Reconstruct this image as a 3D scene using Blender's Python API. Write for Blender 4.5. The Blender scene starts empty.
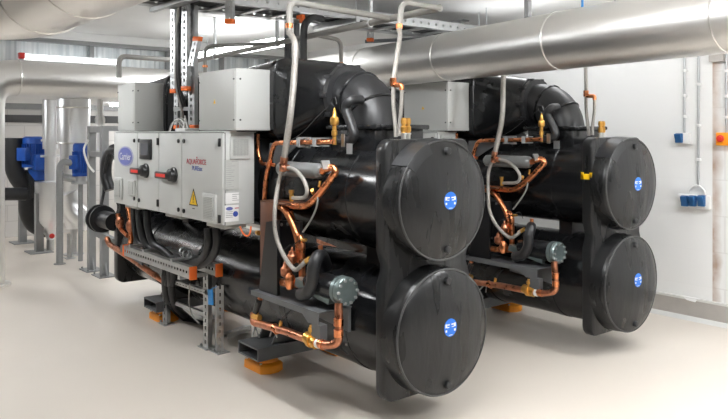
import bpy, bmesh, math, random
from mathutils import Vector as V, Matrix
random.seed(7)
SC = bpy.context.scene
COL = SC.collection
PI = math.pi
EYE = 1.65
# ------------------------------------------------------------------ camera frame
F = 715.0
RX, RY = .629, .777            # image-right in world XY ; forward = (-RY, RX)
def P(px, py, X=None, Y=None, Z=None):
    """point of the room seen at a place of the picture, on a known plane"""
    r = (px-364)/F; u = (132-py)/F
    xc = RX*r-RY; yc = RY*r+RX
    if X is not None: z = X/xc
    elif Y is not None: z = Y/yc
    else: z = (Z-EYE)/u
    return V((xc*z, yc*z, EYE+u*z))
cam = bpy.data.cameras.new('camera'); co = bpy.data.objects.new('camera', cam); COL.objects.link(co)
co.location = (0, 0, EYE); co.rotation_euler = (PI/2, 0, math.atan2(RY, RX))
cam.sensor_width = 36; cam.lens = F/728*36; cam.shift_y = -(209.5-132)/728; cam.clip_start = .05
SC.camera = co
# ------------------------------------------------------------------ materials
def mat(name, col, rough=.5, metal=0., noise=0., nscale=8., bump=0., bscale=30., stretch=(1,1,1), spec=.5, rvar=0., coat=0.):
    m = bpy.data.materials.new(name); m.use_nodes = True
    nt = m.node_tree; b = nt.nodes['Principled BSDF']; L = nt.links.new
    b.inputs['Base Color'].default_value = (*col, 1)
    b.inputs['Roughness'].default_value = rough; b.inputs['Metallic'].default_value = metal
    b.inputs['Specular IOR Level'].default_value = spec
    if coat: b.inputs['Coat Weight'].default_value = coat; b.inputs['Coat Roughness'].default_value = .15
    tc = nt.nodes.new('ShaderNodeTexCoord'); mp = nt.nodes.new('ShaderNodeMapping')
    mp.inputs['Scale'].default_value = stretch; L(tc.outputs['Object'], mp.inputs['Vector'])
    if noise or rvar:
        n = nt.nodes.new('ShaderNodeTexNoise'); n.inputs['Scale'].default_value = nscale; n.inputs['Detail'].default_value = 5
        L(mp.outputs['Vector'], n.inputs['Vector'])
        if noise:
            rp = nt.nodes.new('ShaderNodeMapRange'); rp.inputs[1].default_value = .3; rp.inputs[2].default_value = .7
            rp.inputs[3].default_value = 1-noise; rp.inputs[4].default_value = 1+noise
            L(n.outputs['Fac'], rp.inputs[0])
            mx = nt.nodes.new('ShaderNodeVectorMath'); mx.operation = 'SCALE'; mx.inputs[0].default_value = col
            L(rp.outputs[0], mx.inputs['Scale']); L(mx.outputs[0], b.inputs['Base Color'])
        if rvar:
            rq = nt.nodes.new('ShaderNodeMapRange'); rq.inputs[1].default_value = .3; rq.inputs[2].default_value = .7
            rq.inputs[3].default_value = max(.02, rough-rvar); rq.inputs[4].default_value = rough+rvar
            L(n.outputs['Fac'], rq.inputs[0]); L(rq.outputs[0], b.inputs['Roughness'])
    if bump:
        n2 = nt.nodes.new('ShaderNodeTexNoise'); n2.inputs['Scale'].default_value = bscale; n2.inputs['Detail'].default_value = 4
        L(mp.outputs['Vector'], n2.inputs['Vector'])
        bp = nt.nodes.new('ShaderNodeBump'); bp.inputs['Strength'].default_value = bump; bp.inputs['Distance'].default_value = .01
        L(n2.outputs['Fac'], bp.inputs['Height']); L(bp.outputs[0], b.inputs['Normal'])
    return m
def emit(name, col, s):
    m = bpy.data.materials.new(name); m.use_nodes = True; b = m.node_tree.nodes['Principled BSDF']
    b.inputs['Base Color'].default_value = (.8, .8, .8, 1)
    b.inputs['Emission Color'].default_value = (*col, 1); b.inputs['Emission Strength'].default_value = s
    return m
M = dict(
 floor=mat('epoxy_floor', (.655, .60, .535), .34, noise=.015, nscale=1.5, spec=.35),
 ceil=mat('ceiling_paint', (.84, .84, .83), .8, noise=.03, nscale=2),
 white=mat('white_plaster', (.80, .80, .79), .8),
 trim=mat('grey_plinth', (.40, .375, .345), .6, noise=.08, nscale=6),
 strip=mat('pale_cove', (.62, .62, .60), .5),
 galv=mat('galvanised_steel', (.55, .56, .565), .42, 1, noise=.12, nscale=14, rvar=.1),
 foil=mat('aluminium_cladding', (.88, .87, .85), .35, 1),
 foil2=mat('bright_cladding', (.90, .91, .92), .33, 1),
 band=mat('band_steel', (.75, .74, .72), .3, 1),
 black=mat('black_insulation', (.009, .0095, .0105), .24, spec=.42, noise=.3, nscale=4, bump=.22, bscale=7, rvar=.09),
 cover=mat('black_cover_foam', (.0135, .0138, .0142), .30, spec=.36, noise=.35, nscale=6, bump=.45, bscale=11, stretch=(1, 1.0, .22), rvar=.08),
 rubber=mat('black_rubber', (.016, .0165, .018), .42, noise=.2, nscale=10, bump=.15, bscale=30),
 blackp=mat('black_paint', (.012, .012, .013), .35),
 grey=mat('cabinet_grey', (.52, .53, .515), .42, noise=.02, nscale=3),
 greyd=mat('cabinet_seam', (.16, .16, .16), .6),
 greyv=mat('vent_grey', (.44, .45, .43), .5),
 dgrey=mat('dark_grey_paint', (.115, .12, .125), .42, noise=.1, nscale=12),
 post=mat('grey_steel_paint', (.27, .275, .275), .45, noise=.06, nscale=12),
 pvc=mat('grey_pvc', (.29, .28, .26), .42),
 hose=mat('braided_hose', (.33, .31, .285), .42, .35, noise=.12, nscale=90, bump=.3, bscale=220),
 copper=mat('copper', (.72, .27, .12), .30, 1, noise=.25, nscale=22, rvar=.1),
 copperd=mat('tarnished_copper', (.50, .21, .12), .36, 1, noise=.4, nscale=25, rvar=.12),
 brass=mat('brass', (.72, .40, .10), .32, .9, noise=.15, nscale=30),
 brown=mat('brown_steel', (.17, .075, .045), .42, .3, noise=.2, nscale=10),  # plain brown tone of the pipe frame
 orange=mat('orange_plastic', (.85, .16, .02), .42),
 pad=mat('orange_isolator', (.92, .33, .015), .42, noise=.05),
 blue=mat('blue_motor_paint', (.012, .075, .36), .35, noise=.12, nscale=15),
 sock=mat('blue_socket_plastic', (.02, .10, .26), .4),
 tag=mat('blue_tag', (.03, .25, .62), .45),
 sticker=mat('blue_sticker', (.004, .15, .66), .4),
 wht=mat('white_plastic', (.78, .78, .77), .4),
 red=mat('red_plastic', (.65, .03, .02), .4),
 redt=mat('red_print', (.45, .03, .05), .5),
 yellow=mat('yellow_print', (.90, .55, .01), .45),
 oval=mat('oval_blue', (.12, .14, .40), .35),
 ovalr=mat('oval_rim', (.33, .34, .50), .35),
 bluet=mat('blue_print', (.03, .06, .30), .5),
 ink=mat('black_print', (.02, .02, .02), .5),
 inkg=mat('grey_print', (.33, .33, .33), .6),
 screen=mat('dark_screen', (.10, .105, .12), .15),
 teal=mat('teal_steel', (.20, .25, .25), .35, .7, noise=.15, nscale=20),
 drier=mat('grey_drier_paint', (.16, .165, .165), .38),
 conduit=mat('conduit_metal', (.46, .47, .48), .4, .3),
 seam=mat('worn_seam', (.05, .05, .05), .4),
 lampc=emit('tube_glow', (.97, .985, 1), 1.5), lampd=emit('added_soffit_diffuser', (.97, .985, 1), 30.0), lampe=emit('added_wall_diffuser', (.97, .985, 1), 8.0),  # soffit and wall glows belong to added lamps
 lampb=emit('dimmer_diffuser', (.97, .985, 1), 14.0),
 lamp=emit('added_lamp_diffuser', (.97, .985, 1), 40.0),  # glow of the unseen strip lamps added as light sources
 housing=mat('lamp_housing', (.62, .62, .60), .5),
 dark=mat('dark_gap', (.07, .07, .07), .8),
)
def corrugated():
    m = bpy.data.materials.new('ribbed_sheet'); m.use_nodes = True; nt = m.node_tree; b = nt.nodes['Principled BSDF']; L = nt.links.new
    b.inputs['Roughness'].default_value = .45; b.inputs['Metallic'].default_value = .25
    tc = nt.nodes.new('ShaderNodeTexCoord'); n = nt.nodes.new('ShaderNodeTexNoise'); n.inputs['Scale'].default_value = 3
    mp = nt.nodes.new('ShaderNodeMapping'); mp.inputs['Scale'].default_value = (1, 7, .15); L(tc.outputs['Object'], mp.inputs['Vector']); L(mp.outputs[0], n.inputs['Vector'])
    cr = nt.nodes.new('ShaderNodeValToRGB'); cr.color_ramp.elements[0].position = .35; cr.color_ramp.elements[1].position = .65
    cr.color_ramp.elements[0].color = (.60, .65, .67, 1); cr.color_ramp.elements[1].color = (.80, .83, .84, 1)
    L(n.outputs['Fac'], cr.inputs[0]); L(cr.outputs[0], b.inputs['Base Color'])
    return m
M['sheet'] = corrugated()
def blockwall(name, c1, c2, w, h, stain=False, bump=.5):
    m = bpy.data.materials.new(name); m.use_nodes = True; nt = m.node_tree; b = nt.nodes['Principled BSDF']; L = nt.links.new
    b.inputs['Roughness'].default_value = .75
    tc = nt.nodes.new('ShaderNodeTexCoord'); sp = nt.nodes.new('ShaderNodeSeparateXYZ'); cb = nt.nodes.new('ShaderNodeCombineXYZ')
    L(tc.outputs['Object'], sp.inputs[0])
    ad = nt.nodes.new('ShaderNodeMath'); L(sp.outputs[0], ad.inputs[0]); L(sp.outputs[1], ad.inputs[1]); L(ad.outputs[0], cb.inputs[0]); L(sp.outputs[2], cb.inputs[1])
    br = nt.nodes.new('ShaderNodeTexBrick'); br.inputs['Scale'].default_value = 1; br.inputs['Brick Width'].default_value = w; br.inputs['Row Height'].default_value = h
    br.inputs['Mortar Size'].default_value = .006; br.inputs['Color1'].default_value = (*c1, 1); br.inputs['Color2'].default_value = (*[x*.97 for x in c1], 1); br.inputs['Mortar'].default_value = (*c2, 1)
    L(cb.outputs[0], br.inputs['Vector'])
    n = nt.nodes.new('ShaderNodeTexNoise'); n.inputs['Scale'].default_value = 6; n.inputs['Detail'].default_value = 6; L(tc.outputs['Object'], n.inputs['Vector'])
    bp = nt.nodes.new('ShaderNodeBump'); bp.inputs['Strength'].default_value = bump; bp.inputs['Distance'].default_value = .004
    L(n.outputs['Fac'], bp.inputs['Height']); L(bp.outputs[0], b.inputs['Normal'])
    out = br.outputs['Color']
    if stain is not False:
        # rust-brown vertical dirt along the joint at x = stain
        s1 = nt.nodes.new('ShaderNodeMath'); s1.operation = 'SUBTRACT'; s1.inputs[1].default_value = stain; L(sp.outputs[0], s1.inputs[0])
        n3 = nt.nodes.new('ShaderNodeTexNoise'); n3.inputs['Scale'].default_value = 4.5; n3.inputs['Detail'].default_value = 6; L(tc.outputs['Object'], n3.inputs['Vector'])
        s0 = nt.nodes.new('ShaderNodeMath'); s0.operation = 'MULTIPLY_ADD'; s0.inputs[1].default_value = .09; s0.inputs[2].default_value = -.045; L(n3.outputs['Fac'], s0.inputs[0])
        s01 = nt.nodes.new('ShaderNodeMath'); L(s1.outputs[0], s01.inputs[0]); L(s0.outputs[0], s01.inputs[1])
        s2 = nt.nodes.new('ShaderNodeMath'); s2.operation = 'ABSOLUTE'; L(s01.outputs[0], s2.inputs[0])
        mr = nt.nodes.new('ShaderNodeMapRange'); mr.inputs[1].default_value = .02; mr.inputs[2].default_value = .085; mr.inputs[3].default_value = 1; mr.inputs[4].default_value = 0; L(s2.outputs[0], mr.inputs[0])
        n2 = nt.nodes.new('ShaderNodeTexNoise'); n2.inputs['Scale'].default_value = 7; n2.inputs['Detail'].default_value = 6; L(tc.outputs['Object'], n2.inputs['Vector'])
        mr2 = nt.nodes.new('ShaderNodeMapRange'); mr2.inputs[1].default_value = .35; mr2.inputs[2].default_value = .65; mr2.inputs[3].default_value = .5; mr2.inputs[4].default_value = .95; L(n2.outputs['Fac'], mr2.inputs[0])
        mu = nt.nodes.new('ShaderNodeMath'); mu.operation = 'MULTIPLY'; L(mr.outputs[0], mu.inputs[0]); L(mr2.outputs[0], mu.inputs[1])
        mx = nt.nodes.new('ShaderNodeMix'); mx.data_type = 'RGBA'; L(mu.outputs[0], mx.inputs['Factor']); L(out, mx.inputs[6]); mx.inputs[7].default_value = (.36, .24, .17, 1)
        out = mx.outputs[2]
    L(out, b.inputs['Base Color'])
    return m
M['block'] = blockwall('raw_concrete_block', (.62, .60, .57), (.50, .48, .46), .5, .25)
STAINX = P(712.5, 200, Y=6.2).x
M['wallg'] = blockwall('grey_block_wall', (.17, .165, .16), (.14, .14, .135), .5, .25)
M['wallr'] = blockwall('painted_wall', (.80, .80, .79), (.785, .785, .775), .62, .31, False, .35)
M['wallb'] = blockwall('stained_block_wall', (.79, .79, .78), (.71, .705, .69), .62, .31, STAINX, .4)
# ------------------------------------------------------------------ mesh helpers
class MB:
    def __init__(s): s.b = bmesh.new()
    def quadring(s, rings, cap0=True, cap1=True, closed=False):
        vs = [[s.b.verts.new(p) for p in r] for r in rings]; n = len(vs[0])
        m = len(vs); rng = range(m if closed else m-1)
        for i in rng:
            a, c = vs[i], vs[(i+1) % m]
            for j in range(n):
                try: s.b.faces.new((a[j], a[(j+1) % n], c[(j+1) % n], c[j]))
                except ValueError: pass
        if not closed:
            if cap0: s.b.faces.new(list(reversed(vs[0])))
            if cap1: s.b.faces.new(vs[-1])
        return s
    def box(s, a, c, bev=0., seg=2):
        a, c = V(a), V(c)
        lo = V([min(a[i], c[i]) for i in range(3)]); hi = V([max(a[i], c[i]) for i in range(3)])
        t = bmesh.new(); bmesh.ops.create_cube(t, size=1)
        for v in t.verts: v.co = V([lo[i]+(v.co[i]+.5)*(hi[i]-lo[i]) for i in range(3)])
        if bev: bmesh.ops.bevel(t, geom=t.edges[:], offset=min(bev, min(hi-lo)*.45), segments=seg, affect='EDGES', profile=.5)
        me = bpy.data.meshes.new('t'); t.to_mesh(me); s.b.from_mesh(me); bpy.data.meshes.remove(me); t.free(); return s
    def obox(s, o, ax, ay, az, bev=0.):
        """box centred at o with half-axis vectors"""
        t = bmesh.new(); bmesh.ops.create_cube(t, size=2)
        if bev:
            for v in t.verts: v.co = V((v.co.x*ax.length, v.co.y*ay.length, v.co.z*az.length))
            bmesh.ops.bevel(t, geom=t.edges[:], offset=bev, segments=2, affect='EDGES', profile=.5)
            X, Y, Z = ax.normalized(), ay.normalized(), az.normalized()
        else: X, Y, Z = ax, ay, az
        for v in t.verts: v.co = V(o)+X*v.co.x+Y*v.co.y+Z*v.co.z
        bmesh.ops.recalc_face_normals(t, faces=t.faces[:])
        me = bpy.data.meshes.new('t'); t.to_mesh(me); s.b.from_mesh(me); bpy.data.meshes.remove(me); t.free(); return s
    def bar(s, a, c, w, h, up=(0, 0, 1), bev=0.):
        a, c = V(a), V(c); d = c-a; u = V(up)
        sd = d.cross(u).normalized(); u2 = sd.cross(d).normalized()
        return s.obox((a+c)/2, d/2, sd*w/2, u2*h/2, bev)
    def tube(s, pts, r, seg=14, fil=0., nf=6, caps=True, closed=False):
        pts = [V(p) for p in pts]
        if fil:
            q = [pts[0]]
            for i in range(1, len(pts)-1):
                p0, p, p1 = pts[i-1], pts[i], pts[i+1]
                d0, d1 = (p0-p), (p1-p); f = min(fil, d0.length*.48, d1.length*.48)
                a, c = p+d0.normalized()*f, p+d1.normalized()*f
                for k in range(nf+1):
                    t = k/nf; q.append(a*(1-t)**2+p*2*t*(1-t)+c*t*t)
            q.append(pts[-1]); pts = q
        n = len(pts); rr = r if isinstance(r, (list, tuple)) else [r]*n
        T = []
        for i in range(n):
            if closed: d = pts[(i+1) % n]-pts[i-1]
            else: d = pts[min(i+1, n-1)]-pts[max(i-1, 0)]
            T.append(d.normalized())
        ref = V((0, 0, 1)) if abs(T[0].z) < .9 else V((1, 0, 0))
        u = T[0].cross(ref).normalized(); rings = []
        for i in range(n):
            if i:
                ax = T[i-1].cross(T[i])
                if ax.length > 1e-6: u = Matrix.Rotation(T[i-1].angle(T[i]), 3, ax.normalized()) @ u
            w = T[i].cross(u).normalized()
            rings.append([pts[i]+(u*math.cos(2*PI*k/seg)+w*math.sin(2*PI*k/seg))*rr[i] for k in range(seg)])
        return s.quadring(rings, caps, caps, closed)
    def cr(s, pts, r, seg=12, nf=8):
        """smooth (Catmull-Rom) tube"""
        p = [V(x) for x in pts]; p = [p[0]*2-p[1]]+p+[p[-1]*2-p[-2]]; q = []
        for i in range(1, len(p)-2):
            for k in range(nf):
                t = k/nf; a, b_, c, d = p[i-1], p[i], p[i+1], p[i+2]
                q.append(.5*((2*b_)+(c-a)*t+(2*a-5*b_+4*c-d)*t*t+(3*b_-a-3*c+d)*t**3))
        q.append(p[-2]); return s.tube(q, r, seg)
    def lathe(s, o, axis, prof, seg=32):
        """prof = [(distance along axis, radius)]"""
        o, a = V(o), V(axis).normalized(); ref = V((0, 0, 1)) if abs(a.z) < .9 else V((1, 0, 0))
        u = a.cross(ref).normalized(); w = a.cross(u)
        rings = [[o+a*d+(u*math.cos(2*PI*k/seg)+w*math.sin(2*PI*k/seg))*max(r, 1e-4) for k in range(seg)] for d, r in prof]
        return s.quadring(rings)
    def cyl(s, a, c, r, r2=None, seg=24):
        a, c = V(a), V(c); return s.lathe(a, c-a, [(0, r), ((c-a).length, r if r2 is None else r2)], seg)
    def ring(s, o, axis, R, r, seg=40, rs=8):
        o, a = V(o), V(axis).normalized(); ref = V((0, 0, 1)) if abs(a.z) < .9 else V((1, 0, 0))
        u = a.cross(ref).normalized(); w = a.cross(u)
        return s.tube([o+(u*math.cos(2*PI*k/seg)+w*math.sin(2*PI*k/seg))*R for k in range(seg)], r, rs, closed=True)
    def prism(s, pts, d):
        """planar polygon extruded by vector d"""
        d = V(d); pts = [V(p) for p in pts]
        return s.quadring([pts, [p+d for p in pts]])
    def sph(s, o, r, sc=(1, 1, 1), seg=20):
        t = bmesh.new(); bmesh.ops.create_uvsphere(t, u_segments=seg, v_segments=seg//2, radius=r)
        for v in t.verts: v.co = V((v.co.x*sc[0], v.co.y*sc[1], v.co.z*sc[2]))+V(o)
        me = bpy.data.meshes.new('t'); t.to_mesh(me); s.b.from_mesh(me); bpy.data.meshes.remove(me); t.free(); return s
    def text(s, body, o, right, up, size, depth=.0006):
        cu = bpy.data.curves.new('t', 'FONT'); cu.body = body; cu.size = size; cu.align_x = 'CENTER'; cu.align_y = 'CENTER'; cu.extrude = depth
        to = bpy.data.objects.new('t', cu); me = bpy.data.meshes.new_from_object(to)
        R, U = V(right).normalized(), V(up).normalized(); N = R.cross(U)
        m4 = Matrix(((R.x, U.x, N.x, o[0]), (R.y, U.y, N.y, o[1]), (R.z, U.z, N.z, o[2]), (0, 0, 0, 1)))
        me.transform(m4); s.b.from_mesh(me); bpy.data.meshes.remove(me); bpy.data.objects.remove(to); bpy.data.curves.remove(cu); return s
    def build(s, name, m, parent=None, loc=None, ang=40, label=None):
        if parent is not None and not any(k in name for k in ('letter', 'print', 'slats', 'rungs', 'mark', 'rail', 'channel', 'wire')):
            c = s.clusters()
            if len(c) > 1:
                out = []
                for fs in c:
                    keep = set(fs); nb = MB(); vm = {}
                    for f in fs:
                        for v in f.verts:
                            if v not in vm: vm[v] = nb.b.verts.new(v.co)
                        nb.b.faces.new([vm[v] for v in f.verts])
                    out.append(nb.build_one(name, m, parent, loc, ang, label))
                s.b.free(); return out[0]
        return s.build_one(name, m, parent, loc, ang, label)
    def clusters(s, tol=.0015):
        """groups of faces that touch one another"""
        seen, isl = set(), []
        for f0 in s.b.faces:
            if f0 in seen: continue
            st, fs = [f0], []; seen.add(f0)
            while st:
                f = st.pop(); fs.append(f)
                for v in f.verts:
                    for g in v.link_faces:
                        if g not in seen: seen.add(g); st.append(g)
            co = [v.co for f in fs for v in f.verts]
            isl.append((fs, [min(p[i] for p in co)-tol for i in range(3)], [max(p[i] for p in co)+tol for i in range(3)]))
        g = []
        for fs, lo, hi in isl:
            hit = [q for q in g if any(all(l[i] <= hi[i] and lo[i] <= h[i] for i in range(3)) for l, h in q[1])]
            m = (list(fs), [(lo, hi)])
            for q in hit: m[0].extend(q[0]); m[1].extend(q[1]); g.remove(q)
            g.append(m)
        return [q[0] for q in g]
    def build_one(s, name, m, parent=None, loc=None, ang=40, label=None):
        bmesh.ops.recalc_face_normals(s.b, faces=s.b.faces[:])
        me = bpy.data.meshes.new(name); o = bpy.data.objects.new(name, me)
        if parent is not None:
            w = wloc(parent); o.parent = parent; off = w
        else:
            off = V(loc) if loc is not None else base_of(s.b); o.location = off
        bmesh.ops.translate(s.b, verts=s.b.verts[:], vec=-off)
        s.b.to_mesh(me); s.b.free(); me.materials.append(M[m] if isinstance(m, str) else m)
        for p in me.polygons: p.use_smooth = True
        me.set_sharp_from_angle(angle=math.radians(ang))
        COL.objects.link(o)
        if label: o['label'] = label
        return o
def base_of(b):
    lo = [min(v.co[i] for v in b.verts) for i in range(3)]; hi = [max(v.co[i] for v in b.verts) for i in range(3)]
    return V(((lo[0]+hi[0])/2, (lo[1]+hi[1])/2, lo[2]))
def wloc(o):
    p = V(o.location)
    while o.parent: o = o.parent; p += V(o.location)
    return p
def tag(o, label, cat, group=None, kind=None):
    o['label'] = label; o['category'] = cat
    if group: o['group'] = group
    if kind: o['kind'] = kind
    return o
def thing(name, label, cat, loc, group=None):
    o = bpy.data.objects.new(name, None); COL.objects.link(o); o.location = loc; o.empty_display_size = .1
    return tag(o, label, cat, group)
def struct(o): o['kind'] = 'structure'; return o
def dup(o, off=None, label=None, parent=None, skip=()):
    c = o.copy(); COL.objects.link(c)
    if parent is not None: c.parent = parent
    if off is not None: c.location = V(o.location)+V(off)
    if label: c['label'] = label
    for ch in list(o.children):
        if ch.name.split('.')[0] not in skip: dup(ch, parent=c)
    return c
# ------------------------------------------------------------------ room
CZ = 2.87; XB = -9.15; XE = -12.2; YR = 6.2; YL = -1.8; XF = 2.2; SOF = 2.10
struct(MB().box((XE-.2, YL, -.2), (XF, YR+.2, 0)).build('floor', 'floor'))
struct(MB().box((XB, YL, CZ), (XF, YR+.2, CZ+.2)).build('ceiling', 'ceil'))
struct(MB().box((XE-.2, YL, SOF), (XB-.08, YR+.2, SOF+.15)).build('trim_1', 'ceil'))           # low soffit behind
struct(MB().box((XE-.2, YL-.2, 0), (XF, YL, CZ)).build('wall_left', 'wallg', loc=(0, 0, 0)))
struct(MB().box((XF, YL-.2, 0), (XF+.2, YR+.2, CZ)).build('wall_front', 'wallg', loc=(0, 0, 0)))
struct(MB().box((XE-.2, YR, 0), (STAINX, YR+.2, CZ)).build('wall_right', 'wallr', loc=(0, 0, 0)))
struct(MB().box((STAINX, YR, 0), (XF, YR+.2, CZ)).build('wall_right', 'wallb', loc=(0, 0, 0)))
struct(MB().box((XE-.2, YL, 0), (XE, YR, SOF)).build('wall_back', 'block', loc=(0, 0, 0)))
b = MB(); y = YL
rings = []
while y < YR:                                                                             # ribbed upper sheet wall
    rings += [(y, 0), (y+.10, 0), (y+.12, .012), (y+.17, .012)]; y += .19
vs0 = [(XB+d, min(yy, YR)) for yy, d in rings]+[(XB, YR)]
poly = [V((x_, y_, SOF)) for x_, y_ in vs0]+[V((XB-.07, YR, SOF)), V((XB-.07, YL, SOF))]
b.prism(poly, (0, 0, CZ-SOF))
struct(b.build('wall_back', 'sheet', loc=(0, 0, 0), ang=20))
struct(MB().box((XB-.0, YL, CZ-.10), (XB+.16, YR, CZ), .01).build('trim_2', 'ceil'))       # beam at the top of the sheet wall
struct(MB().box((XB+.02, YL, CZ-.145), (XB+.13, YR, CZ-.10)).build('trim_3', 'post'))
struct(MB().box((XE, YR-.025, 0), (XF, YR, .175)).build('baseboard_right', 'trim', loc=(0, 0, 0)))
struct(MB().prism([(XE, YR-.025, 0), (XE, YR-.06, 0), (XE, YR-.025, .035)], (XF-XE, 0, 0)).build('trim_4', 'strip'))
struct(MB().box((XE, YR-.03, .175), (XF, YR, .195)).build('trim_5', 'strip'))
struct(MB().box((XE, YL, 1.80), (XE+.04, YR, 1.92)).build('trim_6', 'dark'))
struct(MB().box((XE, YL, SOF-.09), (XE+.10, YR, SOF)).build('trim_7', 'post'))
p = P(729, 58, Y=6.2)
struct(MB().box((STAINX, 6.13, P(720, 62, Y=6.2).z), (STAINX+.12, 6.2, P(720, 57, Y=6.2).z+.03)).build('trim_8', 'trim'))
for k in range(4):                                                                        # steel posts dividing the sheet wall
    yy = [2.95, 3.95, 4.75, 5.5][k]
    struct(MB().box((XB+.026, yy, SOF), (XB+.09, yy+.05, CZ-.1)).build('trim_%d' % (9+k), 'post'))
# ------------------------------------------------------------------ chiller
CY = 2.89; ZU, ZL = 1.266, .522; XN = -2.97
def mx(x): return XN+(x+3.186)*.903          # positions along the shells
ch = thing('water_chiller', 'black twin-shell water chiller nearest the viewer, its grey control cabinet facing the aisle', 'chiller', (mx(-5.4), CY, 0), 'water chillers')
for z, nm in ((ZU, 'condenser_shell'), (ZL, 'evaporator_shell')):
    b = MB()
    b.lathe((mx(-7.62), CY, z), (1, 0, 0), [(0, .30), (.02, .325), (.06, .335), (XN-.04-mx(-7.62), .335)], 64)
    for x in (-6.9, -5.75, -4.35, -3.62):
        b.lathe((mx(x), CY, z), (1, 0, 0), [(-.035, .335), (-.032, .339), (.032, .339), (.035, .335)], 64)
    b.build(nm, 'black', ch)
def plate(x0, x1, name):
    W, zt, zb, r = .340, 1.61, .155, .07; pts = []
    def corner(cy, cz, a0):
        for k in range(7):
            a = a0+k/6*PI/2; pts.append(V((0, CY+cy+math.cos(a)*r, cz+math.sin(a)*r)))
    corner(W-r, zt-r, 0); corner(-W+r, zt-r, PI/2)
    zm = (ZU+ZL)/2
    pts.append(V((0, CY-W, zm+.10))); pts.append(V((0, CY-W+.028, zm+.02))); pts.append(V((0, CY-W+.028, zm-.02))); pts.append(V((0, CY-W, zm-.10)))
    corner(-W+r, zb+r, PI); corner(W-r, zb+r, 1.5*PI)
    pts.append(V((0, CY+W, zm-.10))); pts.append(V((0, CY+W-.028, zm-.02))); pts.append(V((0, CY+W-.028, zm+.02))); pts.append(V((0, CY+W, zm+.10)))
    c = V((0, CY, zm)); rings = []
    for x, s in ((x0, .985), (x0+.01, 1), (x1-.014, 1), (x1-.004, .993), (x1, .98)):
        rings.append([c+V((x, (p.y-c.y)*s, (p.z-c.z)*(1-(1-s)*.5))) for p in pts])
    b = MB(); b.quadring(rings); return b
plate(XN-.08, XN, 'tube_sheet').build('end_plate', 'cover', ch, ang=50)
plate(mx(-7.78), mx(-7.66), 'tube_sheet').build('end_plate', 'cover', ch, ang=50)
for z, r0 in ((ZU, .340), (ZL, .355)):
    b = MB()
    b.lathe((XN-.01, CY, z), (1, 0, 0), [(0, r0+.010), (.03, r0+.010), (.09, r0+.004), (.122, r0-.001), (.130, r0-.012), (.139, r0*.92), (.153, r0*.76), (.166, r0*.55), (.174, r0*.35), (.178, r0*.16), (.179, .001)], 80)
    ec = b.build('end_cover', 'cover', ch, ang=50)
    b = MB(); b.ring((XN+.116, CY, z), (1, 0, 0), r0-.003, .006, 80, 8); b.build('rim_seam', 'seam', ec)
    for s in (1, -1):
        b = MB(); b.lathe((XN+.13, CY, z+s*(r0-.063)), (1, 0, 0), [(0, .022), (.026, .021), (.031, .016), (.032, .0)], 20); b.build('knob', 'rubber', ec)
    sz = z+.035 if z == ZL else z
    b = MB(); b.lathe((XN+.1655, CY, sz), (1, 0, 0), [(0, .05), (.0035, .05)], 40); st = b.build('sticker', 'sticker', ec)
    b = MB(); X0 = XN+.1692
    for q in (-1, 1):
        b.box((X0, CY+q*.034-.007, sz+.003), (X0+.0006, CY+q*.034+.007, sz+.023))
        b.box((X0, CY+q*.016-.009, sz+.014), (X0+.0006, CY+q*.016+.009, sz+.021))
        b.box((X0, CY+q*.018-.008, sz+.001), (X0+.0006, CY+q*.018+.008, sz+.006))
        b.box((X0, CY+q*.034-.006, sz-.022), (X0+.0006, CY+q*.034+.006, sz-.010))
    b.box((X0, CY-.014, sz-.043), (X0+.0006, CY+.014, sz-.040))
    b.build('symbol', 'wht', ec, label='white print on the round blue sticker')
    if z == ZU:                                                                          # taped wedge on the rim of the upper cover
        b = MB(); a = math.radians(128)
        rings = []
        for k in range(7):
            a = math.radians(112+k*5.5)
            c_, s_ = -math.cos(a), math.sin(a)
            c_ = math.cos(a); 
            rings.append([V((x, CY+c_*rr, z+s_*rr)) for x, rr in ((XN+.0, r0+.0), (XN+.0, r0+.016), (XN+.120, r0+.006), (XN+.127, r0-.006), (XN+.138, r0-.055), (XN+.12, r0-.05))])
        b.quadring(rings); b.build('tape_patch', 'rubber', ec)
# supports under the shells
for x in (-4.30, -5.99):
    b = MB(); y0, y1, z0, z1, w, t = 2.46, 3.36, .108, .195, .27, .011
    o = [(x-w/2, z0), (x+w/2, z0), (x+w/2, z1), (x-w/2, z1)]; i = [(x-w/2+t, z0+t), (x+w/2-t, z0+t), (x+w/2-t, z1-t), (x-w/2+t, z1-t)]
    R = [[V((p[0], y0, p[1])) for p in o], [V((p[0], y1, p[1])) for p in o], [V((p[0], y1, p[1])) for p in i], [V((p[0], y0, p[1])) for p in i]]
    b.quadring(R, closed=True)
    b.build('support_beam', 'dgrey', ch)
    b = MB()
    for q in (-.09, .09): b.prism([(x+q-.006, CY-.30, .195), (x+q-.006, CY+.30, .195), (x+q-.006, CY+.24, .30), (x+q-.006, CY-.24, .30)], (.012, 0, 0))
    b.build('saddle', 'dgrey', ch)
    for yc in (2.60, 3.24):
        b = MB()
        def hexa(w, d, z, k=.35): return [V((x-.03+w*a, yc+d*c, z)) for a, c in ((-1, -k), (-1+.25, -1), (1-.25, -1), (1, -k), (1, k), (1-.25, 1), (-1+.25, 1), (-1, k))]
        b.quadring([hexa(.145, .09, 0), hexa(.145, .09, .048), hexa(.132, .082, .060), hexa(.112, .068, .064), hexa(.108, .064, .10), hexa(.104, .060, .108)])
        pd = b.build('vibration_isolator', 'pad', ch)
        b = MB()
        for q in (-.09, .09): b.cyl((x-.03+q, yc-.074, .056), (x-.03+q, yc-.074, .068), .010, seg=6)
        b.build('bolt', 'galv', pd)
    b = MB(); b.box((x-.06, CY-.10, ZL+.30), (x+.06, CY+.10, ZU-.30)); b.build('shell_spacer', 'blackp', ch)
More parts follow.
